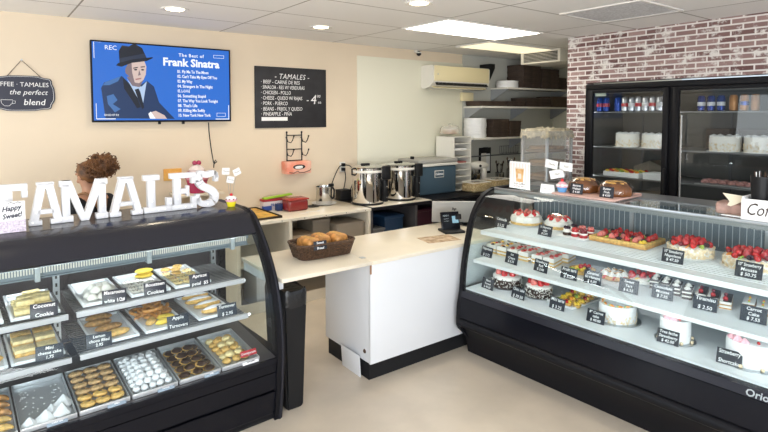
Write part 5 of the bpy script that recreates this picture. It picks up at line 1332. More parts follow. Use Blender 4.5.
    for s_, u, v, a in lb:
        p = fr((1.925, 3.31), -2, u, v)
        q = thing('bread_loaf', s_, 'bread', (p[0], p[1], .8585), a, 'bread loaves in the wicker basket')
        g = G(); g.box(-.056, .056, -.08, .08, 0, .135, .028, seg=3); obj('crust', g, 'bread', q)
        for k in range(5):
            g = G(); g.prism([(-.036, .05), (.036, .05), (.046, .118), (.02, .1375), (-.02, .1375), (-.046, .118)], -.052+k*.026, -.046+k*.026, 'y'); obj('slice_top', g, 'goldcookie', q)
        g = G(); g.box(-.052, .052, -.072, .072, .0, .05, .02, seg=2); obj('clear_bag', g, 'clearwrap', q)
    card(['Sweet', 'Bread'], 'small black chalk card clipped at the front of the bread basket', (1.84, 3.180, .925), -4, .10, .06, 10)
    # paper mat on the counter
    g = G(); g.box(-.15, .15, -.105, .105, 0, .001)
    single('paper_mat', g, mat('printed_mat', (.30, .19, .10), .6, col2=(.62, .48, .33), vscale=16), 'brown printed paper mat lying flat on the counter top', 'mat', (2.93, 3.17, .8503), -12)
    # card terminal
    t = thing('card_terminal', 'black card payment terminal with lit display on the counter', 'payment terminal', (3.21, 3.31, .8503), -20)
    obj('base', G().box(-.10, .085, -.10, .07, 0, .02, .006), 'blackplastic', t)
    g = G(); g.box(-.085, .085, -.012, .012, 0, .155, .006, T(0, .01, .012) @ RX(-18)); obj('tablet', g, 'black', t)
    g = G(); g.box(.015, .072, -.0145, -.0125, .055, .115, m=T(0, .01, .012) @ RX(-18)); obj('display', g, mat('lit_display', (.02, .02, .02), .3, emit=(.35, .62, .75), estr=.7), t)
    letter_lines([('READY', -.04, .12, .018), ('tap here', -.04, .095, .013), ('or insert', -.04, .075, .013), ('57', .044, .085, .03)], t, 'alu', T(0, .01, .012) @ RX(-18) @ T(0, -.0148, 0) @ UPR, ext=.0002)
    g = G(); g.box(.045, .09, -.03, .012, .09, .135, .006, T(0, -.01, .01) @ RX(-18)); obj('card_reader', g, 'blackplastic', t)
    # till monitor, seen from the back
    t = thing('till_monitor', 'grey flat till monitor seen from the back on the counter', 'monitor', (3.46, 3.545, .8503), -38)
    g = G(); g.box(-.20, .20, -.012, .012, .0, .205, .006, T(0, 0, .015) @ RX(14)); obj('back_cover', g, mat('grey_monitor_back', (.34, .33, .31), .4), t)
    obj('logo', text_mesh('hp', .04, .0004, shear=.2, bold=.001, m=T(0, 0, .015) @ RX(14) @ T(0, -.0125, .135) @ UPR), 'blackplastic', t)
    obj('stand', G().box(-.09, .09, -.02, .08, 0, .016, .004), 'blackplastic', t)
counter_area()

# ------------------------------------------------------------------ back counter
def back_counter():
    Y0 = 4.60; YB = YW-.013
    t = thing('back_bench', 'cream laminate bench along the back wall with open shelf below', 'bench', (1.80, Y0, 0))
    w, d = 1.475, YB-Y0
    obj('worktop', G().box(0, w, -.012, d, .838, .866, .002), 'warmwhite', t)
    for x in (0.0, .52, w-.035): obj('side_panel', G().box(x+.002, x+.033, 0, d-.02, 0, .838), 'warmwhite', t)
    obj('shelf', G().box(.033, w-.033, .02, d-.02, .455, .475), 'warmwhite', t)
    obj('back_panel', G().box(.033, w-.033, d-.02, d, .02, .838), 'warmwhite', t)
    obj('plinth', G().box(.033, w-.033, .05, .07, 0, .10), 'warmwhite', t)
    for k in range(6):
        g = G(); g.cyl((.2+k*.24, -.012, .852), (.2+k*.24, -.014, .852), .005, seg=8); obj('screw', g, 'wicker', t)
    t = thing('dark_bench', 'black topped kitchen bench under the coffee boilers and the cool box', 'bench', (3.28, Y0, 0))
    w2 = 4.2
    obj('worktop', G().box(0, w2, -.02, d, .835, .866, .003), 'blacksat', t)
    obj('top_runner', G().box(.02, .86, .0, .42, .866, .872, .001), 'warmwhite', t)
    for x in (0.0, .62, 1.35, 2.3, 3.2, w2-.03): obj('side_panel', G().box(x+.002, x+.03, .01, d-.02, 0, .835), 'darkint', t)
    obj('shelf', G().box(.03, w2-.03, .02, d-.02, .40, .42), 'darkint', t)
    obj('back_panel', G().box(.03, w2-.03, d-.02, d, .02, .835), 'darkint', t)
    ZT = .8668
    # boxes on the open shelf
    def carton(label, x, y, z, sx, sy, sz, m, rz=0, grp='cartons on the bench shelf'):
        q = thing('carton', label, 'box', (x, y, z), rz, grp)
        obj('box', G().box(-sx/2, sx/2, -sy/2, sy/2, 0, sz, .004), m, q)
        obj('lid', G().box(-sx/2-.003, sx/2+.003, -sy/2-.003, sy/2+.003, sz-.02, sz+.004, .002), m, q)
    carton('low tan carton on the bench shelf behind the basket', 2.50, 4.82, .4755, .26, .30, .19, 'kraft')
    carton('taller grey-brown carton, left of two on the bench shelf', 2.76, 4.92, .4755, .20, .34, .30, 'greybox')
    carton('grey-brown carton with lid, right of two on the bench shelf', 3.05, 4.80, .4755, .34, .30, .25, mat('taupe_card', (.31, .26, .20), .7))
    # storage below the dark bench
    def crate(label, x, y, z, sx, sy, sz, m):
        q = thing('storage_tub', label, 'tub', (x, y, z), 0, 'tubs under the dark bench')
        g = G(); g.box(-sx/2, sx/2, -sy/2, sy/2, 0, sz*.94, .015); obj('tub', g, m, q)
        obj('rim', G().box(-sx/2-.008, sx/2+.008, -sy/2-.008, sy/2+.008, sz*.90, sz, .005), m, q)
    crate('blue plastic tub on the shelf under the dark bench', 3.66, 4.86, .4205, .26, .34, .31, mat('blue_tub', (.015, .045, .10), .4))
    crate('dark maroon tub on the shelf under the dark bench', 4.12, 4.92, .4205, .36, .34, .32, mat('maroon_tub', (.05, .008, .02), .4))
    crate('smoky grey tub at the left under the dark bench', 3.42, 4.80, .4205, .15, .30, .20, mat('grey_tub', (.16, .16, .16), .35))
    crate('white tub standing on the floor under the cream bench', 2.20, 4.92, 0.0005, .30, .32, .34, 'white')
    # tray of yellow pastry
    t = thing('baking_tray', 'dark baking tray with a sheet of golden pastry at the left of the bench', 'tray', (2.13, 4.97, ZT), 0)
    g = G(); hx, hy = .15, .30
    g.box(-hx, hx, -hy, hy, 0, .004)
    for a in ((-hx-.004, -hx+.004, -hy, hy), (hx-.004, hx+.004, -hy, hy), (-hx, hx, -hy-.004, -hy+.004), (-hx, hx, hy-.004, hy+.004)): g.box(*a, 0, .022, .002)
    obj('tray', g, mat('dark_tray', (.06, .045, .03), .35, .6), t)
    obj('pastry_sheet', G().box(-.135, .135, -.285, .285, .004, .014, .003), mat('golden_sheet', (.62, .36, .06), .5, var=.3, vscale=14), t)
    # carton of wrap + green bag
    t = thing('wrap_carton', 'red white and blue wrap carton on the bench', 'carton', (2.43, 5.14, ZT), 3)
    obj('carton', G().box(-.15, .15, -.045, .045, 0, .115, .002), mat('wrap_white', (.62, .55, .56), .4), t)
    obj('red_band', G().box(-.151, .151, -.046, .046, .094, .116, .001), mat('wrap_red', (.35, .02, .03), .4), t)
    obj('blue_band', G().box(-.151, -.06, -.0465, .0, .0, .05, .001), mat('wrap_blue', (.03, .07, .28), .4), t)
    obj('lettering', text_mesh('FILM WRAP', .04, .0005, bold=.001, m=T(.03, -.0455, .055) @ UPR), mat('wrap_blue', (.03, .07, .28)), t)
    g = G(); g.box(-.17, .17, -.03, .03, 0, .02, .008, RY(-3) @ T(0, 0, .006)); single('green_bag', g, mat('lime_plastic', (.30, .52, .03), .35), 'lime green flat pouch lying on the wrap carton', 'pouch', (2.46, 5.14, ZT+.1175), 6)
    # red container
    t = thing('food_container', 'round-cornered red food container with lid on the bench', 'container', (2.575, 4.97, ZT), 0)
    g = G(); g.box(-.115, .115, -.085, .085, 0, .115, .025, seg=3); obj('tub', g, mat('deep_red_plastic', (.22, .02, .018), .22, coat=.4), t)
    g = G(); g.box(-.12, .12, -.09, .09, .112, .128, .006); obj('lid', g, mat('red_lid', (.34, .04, .03), .25), t)
    single('blue_box', G().box(-.03, .03, -.03, .03, 0, .07, .004), mat('navy_card', (.02, .04, .13), .5), 'small navy box between the wrap carton and the red container', 'box', (2.425, 5.04, ZT))
    # black lid, spoons
    single('pot_lid', G().lathe([(0, 0), (.07, 0), (.072, .006), (.05, .012), (.012, .014), (.012, .022), (0, .024)], 28), 'blackplastic', 'flat black lid lying on the bench beside the red container', 'lid', (2.83, 5.05, ZT))
    for k, (x, y, a, lb) in enumerate(((2.56, 4.75, 20, 'small white plastic spoon lying on the bench, left one'), (2.68, 4.78, -18, 'small white plastic spoon lying on the bench, right one'))):
        g = G(); g.box(-.07, .04, -.004, .004, 0, .003, .001); g.sph((.055, 0, .004), (.02, .012, .004), 10, 6); single('plastic_spoon', g, 'paper', lb, 'spoon', (x, y, ZT), a, 'plastic spoons')
    # steel pitcher on a white plate
    t = thing('plate', 'white round plate under the steel pitcher', 'plate', (3.00, 5.10, ZT))
    obj('dish', G().lathe([(0, 0), (.08, 0), (.135, .014), (.138, .018), (.09, .010), (0, .008)], 32), 'icing', t)
    t = thing('steel_pitcher', 'steel pitcher with black handle standing on the white plate', 'pitcher', (3.00, 5.10, ZT+.0085))
    obj('body', G().lathe([(0, 0), (.085, 0), (.090, .01), (.088, .15), (.092, .19), (.088, .19), (.084, .15), (0, .145)], 32), 'steel', t)
    g = G(); g.tube([(.085, 0, .04), (.125, 0, .06), (.13, 0, .14), (.10, 0, .185)], .011, 8); obj('handle', g, 'blackplastic', t)
    g = G(); g.box(.06, .12, -.015, .015, .18, .215, .006); obj('thumb_lever', g, 'blackplastic', t)
    # router block and adapters
    t = thing('power_block', 'black cube shaped adapter on the bench below the wall outlet', 'adapter', (3.33, 5.22, ZT))
    obj('cube', G().box(-.075, .075, -.06, .06, 0, .125, .008), 'blackplastic', t)
    g = G(); g.sph((.09, -.05, .028), (.055, .045, .028), 14, 8); single('cable_puck', g, 'wire', 'dark rounded puck with cables in front of the black adapter', 'adapter', (3.33, 5.10, ZT))
    for lb, P in (('thin black cable looping from the outlet to the pitcher', [(3.42, 5.34, 1.26), (3.34, 5.33, 1.24), (3.24, 5.30, 1.10), (3.20, 5.30, .98), (3.21, 5.31, .873)]),
                  ('black cable hanging straight from the outlet to the adapter', [(3.42, 5.34, 1.22), (3.43, 5.33, 1.12), (3.40, 5.31, 1.02), (3.36, 5.30, .90), (3.36, 5.30, .873)]),
                  ('black cable from the outlet curving behind the left boiler', [(3.44, 5.34, 1.26), (3.50, 5.33, 1.24), (3.54, 5.30, 1.16), (3.48, 5.28, 1.0), (3.43, 5.29, .92), (3.44, 5.30, .873)])):
        g = G(); g.tube(smooth3(P), .0055, 6); single('cable', g, 'blackplastic', lb, 'cable', (0, 0, 0), 0, 'cables at the outlet')
    # boilers
    def boiler(label, x, y, rz):
        t = thing('coffee_boiler', label, 'boiler', (x, y, .8725), rz, 'steel boilers')
        r, h = .172, .395
        obj('pot', G().lathe([(0, 0), (r*.97, 0), (r, .02), (r, h), (0, h)], 44), 'chrome', t)
        obj('white_band', G().lathe([(r+.002, h-.045), (r+.006, h-.04), (r+.006, h-.022), (r+.002, h-.018)], 44), 'acside', t)
        obj('lid', G().lathe([(r+.006, h), (r+.008, h+.012), (r*.9, h+.026), (r*.35, h+.032), (0, h+.032)], 44), 'steel', t)
        obj('base_ring', G().lathe([(r+.002, 0), (r+.006, .004), (r+.006, .020), (r+.001, .024)], 44), 'blackplastic', t)
        g = G(); g.box(-.085, .02, -.022, .022, h+.030, h+.052, .01); obj('lid_handle', g, 'blackplastic', t)
        g = G(); g.box(.07, .155, -.225, -.16, h-.12, h+.03, .014, RZ(0)); obj('control_head', g, 'blackplastic', t)
        g = G(); g.box(.088, .135, -.20, -.14, .03, h-.12, .010); obj('gauge_column', g, 'blackplastic', t)
        for z in (.08, .20): g = G(); g.sph((.112, -.203, z), .006, 8, 6); obj('screw', g, 'steel', t)
        for s in (-1,):
            g = G(); g.tube([(s*r*.98, 0, h-.07), (s*(r+.035), 0, h-.06), (s*(r+.035), 0, h-.005), (s*r*.98, 0, h+.005)], .010, 8); obj('side_handle', g, 'blackplastic', t)
        return t
    boiler('large steel coffee boiler with black control, left of the pair', 3.405, 4.84, 0)
    boiler('large steel coffee boiler with black control, right of the pair beside the cool box', 3.885, 4.86, 0)
    # cool box
    t = thing('cool_box', 'slate blue cool box with grey lid on the dark bench', 'cool box', (4.53, 5.11, ZT))
    g = G(); g.box(-.32, .32, -.19, .19, 0, .35, .02, seg=3); obj('body', g, 'coolerblue', t)
    g = G(); g.box(-.335, .335, -.205, .205, .35, .385, .012); obj('white_rim', g, 'acside', t)
    g = G(); g.box(-.335, .335, -.205, .205, .385, .435, .016, seg=3); obj('lid', g, 'coolerlid', t)
    g = G(); g.box(-.27, -.25, -.03, .03, .435, .47, .006); obj('lid_latch', g, 'blackplastic', t)
    g = G(); g.box(-.078, .078, -.004, 0, -.045, .045, .002, T(.02, -.19, .25) @ RZ(0)); lg = obj('logo_plate', g, 'acside', t)
    g = G(); g.box(-.069, .069, -.0055, -.004, -.036, .036, .001, T(.02, -.19, .25)); obj('logo_field', g, 'coolerblue', lg)
    obj('logo_text', text_mesh('Coleman', .042, .0004, bold=.0012, shear=.1, m=T(.02, -.196, .25) @ UPR, width=.128), 'chalk', lg)
    for z in (.06, .11): g = G(); g.box(-.30, .30, -.193, -.19, z, z+.004); obj('groove', g, 'coolerlid', t) if False else g.bm.free()
    for s in (-1, 1):
        g = G(); g.box(s*.32-.012, s*.32+.012, -.10, .10, .22, .26, .006); obj('handle', g, 'blackplastic', t)
    # white pigeonhole organizer with a covered cake stand on it
    t = thing('pigeonhole_rack', 'white upright pigeonhole paper rack behind the cool box', 'rack', (5.04, 5.17, ZT))
    x0, x1, d_, hh = -.16, .16, .17, .70
    obj('side_panel', G().box(x0, x0+.012, -d_, d_, 0, hh), 'acside', t); obj('side_panel', G().box(x1-.012, x1, -d_, d_, 0, hh), 'acside', t)
    obj('back_panel', G().box(x0+.012, x1-.012, d_-.01, d_, 0, hh), 'acside', t)
    for k in range(9): obj('shelf', G().box(x0+.012, x1-.012, -d_, d_-.01, k*(hh-.01)/8, k*(hh-.01)/8+.009), 'acside', t)
    for k in (4, 6):
        g = G(); g.box(-.12, .12, -.14, .10, 0, .018, .002); single('paper_stack', g, mat('red_edge_paper', (.45, .15, .13), .6) if k == 4 else 'paper', 'stack of papers with red edges in the pigeonhole rack' if k == 4 else 'stack of white papers in the pigeonhole rack', 'papers', (5.02, 5.17, ZT+k*(hh-.01)/8+.0095))
    t = thing('cake_stand', 'clear covered cake stand on top of the pigeonhole rack', 'cake stand', (4.99, 5.19, ZT+hh+.0005))
    obj('plate', G().lathe([(0, 0), (.07, 0), (.02, .012), (.02, .02), (.15, .03), (.16, .036), (0, .036)], 32), 'acrylic', t)
    obj('cover', G().lathe([(.135, .037), (.135, .10), (.11, .135), (.03, .15), (.012, .17), (0, .172)], 32), film('milky_cover', (.75, .72, .66), .35, .1), t)
    obj('pastry', G().lathe([(0, .037), (.09, .037), (.095, .06), (.05, .075), (0, .078)], 20, wob=.06), 'bread', t)
    # stand mixer
    t = thing('stand_mixer', 'white stand mixer on the dark bench beside the pigeonhole rack', 'mixer', (5.50, 5.16, ZT), -20)
    g = G(); g.box(-.13, .13, -.09, .09, 0, .035, .02, seg=3); obj('base', g, 'acside', t)
    g = G(); g.box(.05, .12, -.055, .055, .03, .25, .025, seg=3); obj('column', g, 'acside', t)
    g = G(); g.sph((0, 0, .285), (.165, .07, .06), 20, 12); obj('head', g, 'acside', t)
    obj('bowl', G().lathe([(0, .036), (.05, .037), (.085, .08), (.095, .18), (.09, .18), (0, .06)], 28, (-.05, 0, 0)), 'steel', t)
    g = G(); g.cyl((-.06, 0, .23), (-.06, 0, .12), .02, seg=12); obj('beater', g, 'steel', t)
    g = G(); g.cyl((.0, -.07, .285), (.0, -.078, .285), .018, seg=12); obj('speed_knob', g, 'blackplastic', t)
    # nut tubs
    for lb, x, y, s in (('clear tub of chopped nuts at the front of the dark bench', 5.08, 4.80, 1.0), ('second clear tub of chopped nuts farther along the dark bench', 5.55, 4.86, .95)):
        t = thing('nut_tub', lb, 'tub', (x, y, ZT), 0, 'clear tubs of chopped nuts')
        g = G(); g.box(-.15*s, .15*s, -.11, .11, 0.003, .105, .02, seg=3); obj('nuts', g, mat('chopped_nuts', (.42, .28, .12), .8, col2=(.74, .60, .36), vscale=70, bump=.6, bscale=90), t)
        g = G(); g.box(-.156*s, .156*s, -.116, .116, 0, .125, .022, seg=3); obj('tub', g, 'clearwrap', t)
        g = G()
        for a in ((-.16*s, .16*s, -.12, -.11), (-.16*s, .16*s, .11, .12), (-.16*s, -.15*s, -.11, .11), (.15*s, .16*s, -.11, .11)): g.box(*a, .12, .13, .002)
        obj('rim', g, 'acside', t)
    # utensils jars
    for lb, x, y, hgt in (('steel jar of utensils at the back of the dark bench', 6.02, 5.22, .15), ('taller steel jar of utensils right of the other one', 6.24, 5.20, .19)):
        t = thing('utensil_jar', lb, 'jar', (x, y, ZT), 0, 'steel utensil jars')
        obj('jar', G().lathe([(0, 0), (.06, 0), (.065, hgt), (.06, hgt), (.055, .01), (0, .008)], 24), 'steel', t)
        for k in range(6):
            a = k*1.05; g = G(); g.cyl((.02*math.cos(a), .02*math.sin(a), .01), (.05*math.cos(a), .05*math.sin(a), hgt+.10+.02*(k % 3)), .005, seg=6); g.sph((.052*math.cos(a), .052*math.sin(a), hgt+.11+.02*(k % 3)), (.016, .010, .024), 8, 6); obj('utensil', g, ('blackplastic', 'steel', 'wicker')[k % 3], t)
def smooth3(P, k=5):
    out = []
    for i in range(len(P)-1):
        p0, p1, p2, p3 = (Vector(P[max(0, min(len(P)-1, i+j))]) for j in (-1, 0, 1, 2))
        for j in range(k):
            t = j/k; out.append(0.5*((2*p1)+(p2-p0)*t+(2*p0-5*p1+4*p2-p3)*t*t+(3*p1-p0-3*p2+p3)*t**3))
    out.append(Vector(P[-1])); return out
back_counter()

# pink cake jar standing behind the letters on a wall ledge
def ledge():
    t = thing('wall_ledge', 'narrow cream ledge on the wall behind the marquee letters', 'ledge', (1.66, YW-.001, 1.10))
    obj('board', G().box(-.22, .22, -.30, 0, -.02, 0, .002), 'warmwhite', t)
    for x in (-.15, .15): g = G(); g.prism([(0, -.02), (-.2, -.02), (0, -.16)], x-.008, x+.008, 'x'); obj('bracket', g, 'warmwhite', t)
    t = thing('cookie_jar', 'pink cupcake-shaped cookie jar with red knob behind the letter S', 'jar', (1.655, 5.22, 1.1005))
    obj('base', G().lathe([(0, 0), (.07, 0), (.10, .13), (0, .13)], 32, scal=lambda a: 1+.03*math.cos(20*a)), mat('magenta_glaze', (.42, .03, .10), .25, coat=.4), t)
    obj('lid', G().lathe([(.105, .13), (.118, .15), (.115, .18), (.09, .205), (0, .21)], 32, scal=lambda a: 1+.03*math.cos(9*a)), mat('rose_glaze', (.72, .26, .34), .25, coat=.4), t)
    obj('cream_swirl', G().lathe([(.07, .205), (.075, .225), (.05, .255), (.02, .272), (0, .275)], 28, scal=lambda a: 1+.04*math.cos(7*a)), mat('cream_glaze', (.80, .70, .66), .25), t)
    obj('knob', G().sph((-.02, 0, .288), .024).sph((.018, 0, .288), .024), mat('magenta_glaze', (.42, .03, .10)), t)
ledge()

# ------------------------------------------------------------------ kitchen corner: wall shelves, boxes, rack
def kitchen():
    YB = YW-.0115
    def wshelf(label, x0, x1, y0, z):
        t = thing('wall_shelf', label, 'shelf', (x0, YB, z), 0, 'white wall shelves')
        obj('board', G().box(0, x1-x0, y0-YB, 0, -.025, 0, .002), 'acside', t)
        n = max(2, int((x1-x0)/.75)+1)
        for k in range(n):
            x = .02+k*(x1-x0-.05)/(n-1); g = G(); g.prism([(0, -.025), (y0-YB+.03, -.025), (y0-YB+.03, -.035), (-.02, -.19), (0, -.19)], x, x+.012, 'x'); obj('bracket', g, mat('grey_bracket', (.30, .31, .32), .4), t)
    wshelf('upper white wall shelf under the air duct', 5.98, 7.46, 5.05, 2.245)
    wshelf('middle white wall shelf beside the air conditioner', 5.44, 7.46, 5.05, 1.972)
    wshelf('lowest white wall shelf with cake boards and boxes', 5.30, 6.45, 5.05, 1.538)
    def stack(prefix, x, y, z, w, d, hs, grp, rz=0, m='darkbox'):
        n = len(hs)
        for k, h in enumerate(hs):
            pos = 'bottom' if k == 0 else 'top' if k == n-1 else ('second from bottom', 'third from bottom', 'fourth from bottom', 'fifth from bottom', 'sixth from bottom')[k-1]
            q = thing('cake_box', 'flat brown cake box, %s of the %s' % (pos, prefix), 'box', (x+jit(.006), y+jit(.006), z+.0006), rz+jit(1.5), grp)
            obj('box', G().box(-w/2, w/2, -d/2, d/2, 0, h-.001, .002), m, q)
            obj('lid', G().box(-w/2-.003, w/2+.003, -d/2-.003, d/2+.003, h*.62, h-.0002, .002), m, q)
            z += h+.0006
        return z
    stack('tall left stack on the upper shelf', 6.53, 5.215, 2.245, .40, .30, [.085]*4, 'boxes in the left upper stack')
    stack('middle stack on the upper shelf', 6.98, 5.215, 2.245, .42, .30, [.075]*4, 'boxes in the middle upper stack')
    stack('right stack on the upper shelf', 7.28, 5.215, 2.245, .22, .30, [.06]*3, 'boxes in the right upper stack')
    stack('left pile on the middle shelf', 5.72, 5.215, 1.972, .50, .30, [.035, .035], 'boxes in the left middle pile')
    stack('second pile on the middle shelf', 6.19, 5.215, 1.972, .36, .30, [.040, .035], 'boxes in the second middle pile')
    stack('wide stack on the middle shelf', 6.70, 5.215, 1.972, .56, .30, [.045, .045, .04], 'boxes in the wide middle stack')
    stack('right stack on the middle shelf', 7.24, 5.215, 1.972, .42, .30, [.055, .055, .05], 'boxes in the right middle stack', m=mat('umber_cake_box', (.085, .055, .035), .7))
    stack('brown stack on the lowest shelf', 5.86, 5.215, 1.538, .32, .30, [.05]*5, 'boxes in the lowest left stack')
    stack('right stack on the lowest shelf', 6.17, 5.215, 1.538, .24, .30, [.045]*5, 'boxes in the lowest right stack')
    # white cake boards: stack on lowest shelf and upper left
    bm_ = shared('round_board', lambda: G().lathe([(0, 0), (.150, 0), (.155, .004), (.155, .018), (.150, .022), (0, .022)], 32, scal=lambda a: 1+.012*math.cos(30*a)))
    for k in range(12):
        o = put('cake_board', bm_, 'icing', None, (5.49+jit(.004), 5.21, 1.5386+.0225*k), jit(40), sc=1.0)
        tag(o, 'white fluted cake board, number %s from the bottom of the stack on the lowest shelf' % ('one two three four five six seven eight nine ten eleven twelve'.split()[k]), 'cake board', 'white cake boards on the lowest shelf')
    for k in range(4):
        o = put('cake_board', bm_, 'icing', None, (6.15+jit(.004), 5.21, 2.2456+.0245*k), jit(10), sc=(1.05, 1.0, 1.1))
        tag(o, 'white fluted cake board, %s of the small stack on the upper shelf' % ('bottom', 'second', 'third', 'top')[k], 'cake board', 'white cake boards on the upper shelf')
    # black tray lying on the boxes, yellow strip light under the shelf
    # clipboard
    t = thing('clipboard', 'black clipboard with white sheets hanging on the kitchen wall', 'clipboard', (5.88, YB-.001, 1.185))
    g = G(); g.box(-.125, .125, -.012, 0, -.19, .19, .004); obj('board', g, 'blackplastic', t)
    obj('sheet', G().box(-.085, .10, -.014, -.012, -.155, .10), 'paper', t)
    obj('sheet', G().box(-.08, .02, -.0155, -.014, -.02, .11), 'acside', t)
    g = G(); g.box(-.05, .05, -.022, -.012, .15, .195, .004); obj('clip', g, 'blackplastic', t)
    # rail with a small wire rack
    t = thing('wall_rail', 'dark horizontal rail fixed across the kitchen wall', 'rail', (6.18, YB, 1.255))
    obj('bar', G().cyl((-.73, -.014, 0), (.95, -.014, 0), .009, seg=8), 'wire', t)
    for x in (-.7, .9): obj('bracket', G().box(x-.01, x+.01, -.012, 0, -.02, .02), 'wire', t)
    t = thing('wire_rack', 'dark wire rack of utensils hanging above the kitchen rail', 'rack', (6.42, YB-.001, 1.33))
    g = G()
    for z in (-.055, .055): g.cyl((-.22, -.008, z), (.22, -.008, z), .004, seg=6)
    for k in range(12): g.cyl((-.22+.04*k, -.008, -.055), (-.22+.04*k, -.008, .055), .003, seg=6)
    obj('grid', g, 'wire', t)
    for k in range(5):
        g = G(); g.tube([(-.18+.085*k, -.010, -.05), (-.18+.085*k, -.035, -.06), (-.18+.085*k, -.035, -.03)], .004, 6); obj('hook', g, 'wire', t)
    # covered bakers' rack
    t = thing('bakers_rack', 'tall baking rack under a clear plastic cover beside the brick wall', 'rack', (4.68, 3.43, 0))
    w, d, h = .15, .20, 1.665
    for sx in (-1, 1):
        for sy in (-1, 1):
            g = G(); g.box(sy*d-.013, sy*d+.013, sx*w-.013, sx*w+.013, .08, h, .003); obj('post', g, 'alu', t)
            g = G(); g.lathe([(0, -.02), (.035, -.02), (.035, .02), (0, .02)], 16, m=T(sy*d, sx*w, .045) @ RX(90)); g.box(sy*d-.008, sy*d+.008, sx*w-.03, sx*w+.03, .075, .09); obj('caster', g, 'blackplastic', t)
    for z in (.10, h-.015):
        g = G()
        for sx in (-1, 1): g.box(-d+.013, d-.013, sx*w-.012, sx*w+.012, z-.012, z+.012)
        for sy in (-1, 1): g.box(sy*d-.012, sy*d+.012, -w+.013, w-.013, z-.012, z+.012)
        obj('frame_rail', g, 'alu', t)
    for k, z in enumerate((.35, .6, .85, 1.04, 1.20, 1.34, 1.48)):
        g = G()
        for sx in (-1, 1): g.box(-d+.013, d-.013, sx*w-.03, sx*w-.012, z-.012, z-.009) if sx > 0 else g.box(-d+.013, d-.013, -w+.012, -w+.03, z-.012, z-.009)
        obj('runner', g, 'alu', t)
        q = thing('sheet_pan', 'full brown baking tray slid into the covered rack, %s level from the bottom' % ('first', 'second', 'third', 'fourth', 'fifth', 'sixth', 'top')[k], 'tray', (4.68, 3.43, z-.0085), 0, 'trays in the covered rack')
        obj('tray', G().box(-d+.03, d-.02, -w+.020, w-.020, 0, .028, .004), mat('used_tray', (.21, .155, .11), .5, .3), q)
        obj('bread', G().box(-d+.05, d-.05, -w+.035, w-.035, .028, .06, .012), mat('tray_loaves', (.24, .15, .08), .6, var=.35, vscale=12), q)
    # cover: loose clear film over the top two thirds, crumpled cap
    g = G(); rows = []
    n = 56
    for iz, z in enumerate([.75+.085*i for i in range(12)]+[1.68]):
        row = []
        for k in range(n):
            a = 2*math.pi*k/n; c, s = math.cos(a), math.sin(a)
            x = (d+.030)*math.copysign(abs(c)**.3, c); y = (w+.030)*math.copysign(abs(s)**.3, s)
            f = 1+.020*math.sin(k*1.7+iz*.35)+.010*math.sin(k*3.1-iz*.9); row.append(g.bm.verts.new((x*f, y*f, z)))
        rows.append(row)
    for a, b in zip(rows, rows[1:]):
        for k in range(n): g.bm.faces.new((a[k], a[(k+1) % n], b[(k+1) % n], b[k]))
    obj('plastic_cover', g, film('clear_film', (.80, .80, .78), .20, .16), t, ang=60)
    g = G(); N = 18; vs = []
    for i in range(N+1):
        r_ = []
        for j in range(N+1):
            u, v = -1+2*i/N, -1+2*j/N; e = max(abs(u), abs(v))
            r_.append(g.bm.verts.new((u*(d+.034), v*(w+.034), h+.030+.020*math.sin(i*2.3+j*1.1)*math.cos(j*1.9)+jit(.012)-(.07 if e > .98 else 0)+.015*(1-e))))
        vs.append(r_)
    for i in range(N):
        for j in range(N): g.bm.faces.new((vs[i][j], vs[i+1][j], vs[i+1][j+1], vs[i][j+1]))
    bmesh.ops.solidify(g.bm, geom=g.bm.faces[:], thickness=.004)
    obj('crumpled_cap', g, mat('creamy_film', (.60, .54, .40), .3, var=.2, vscale=20), t, ang=20)
kitchen()

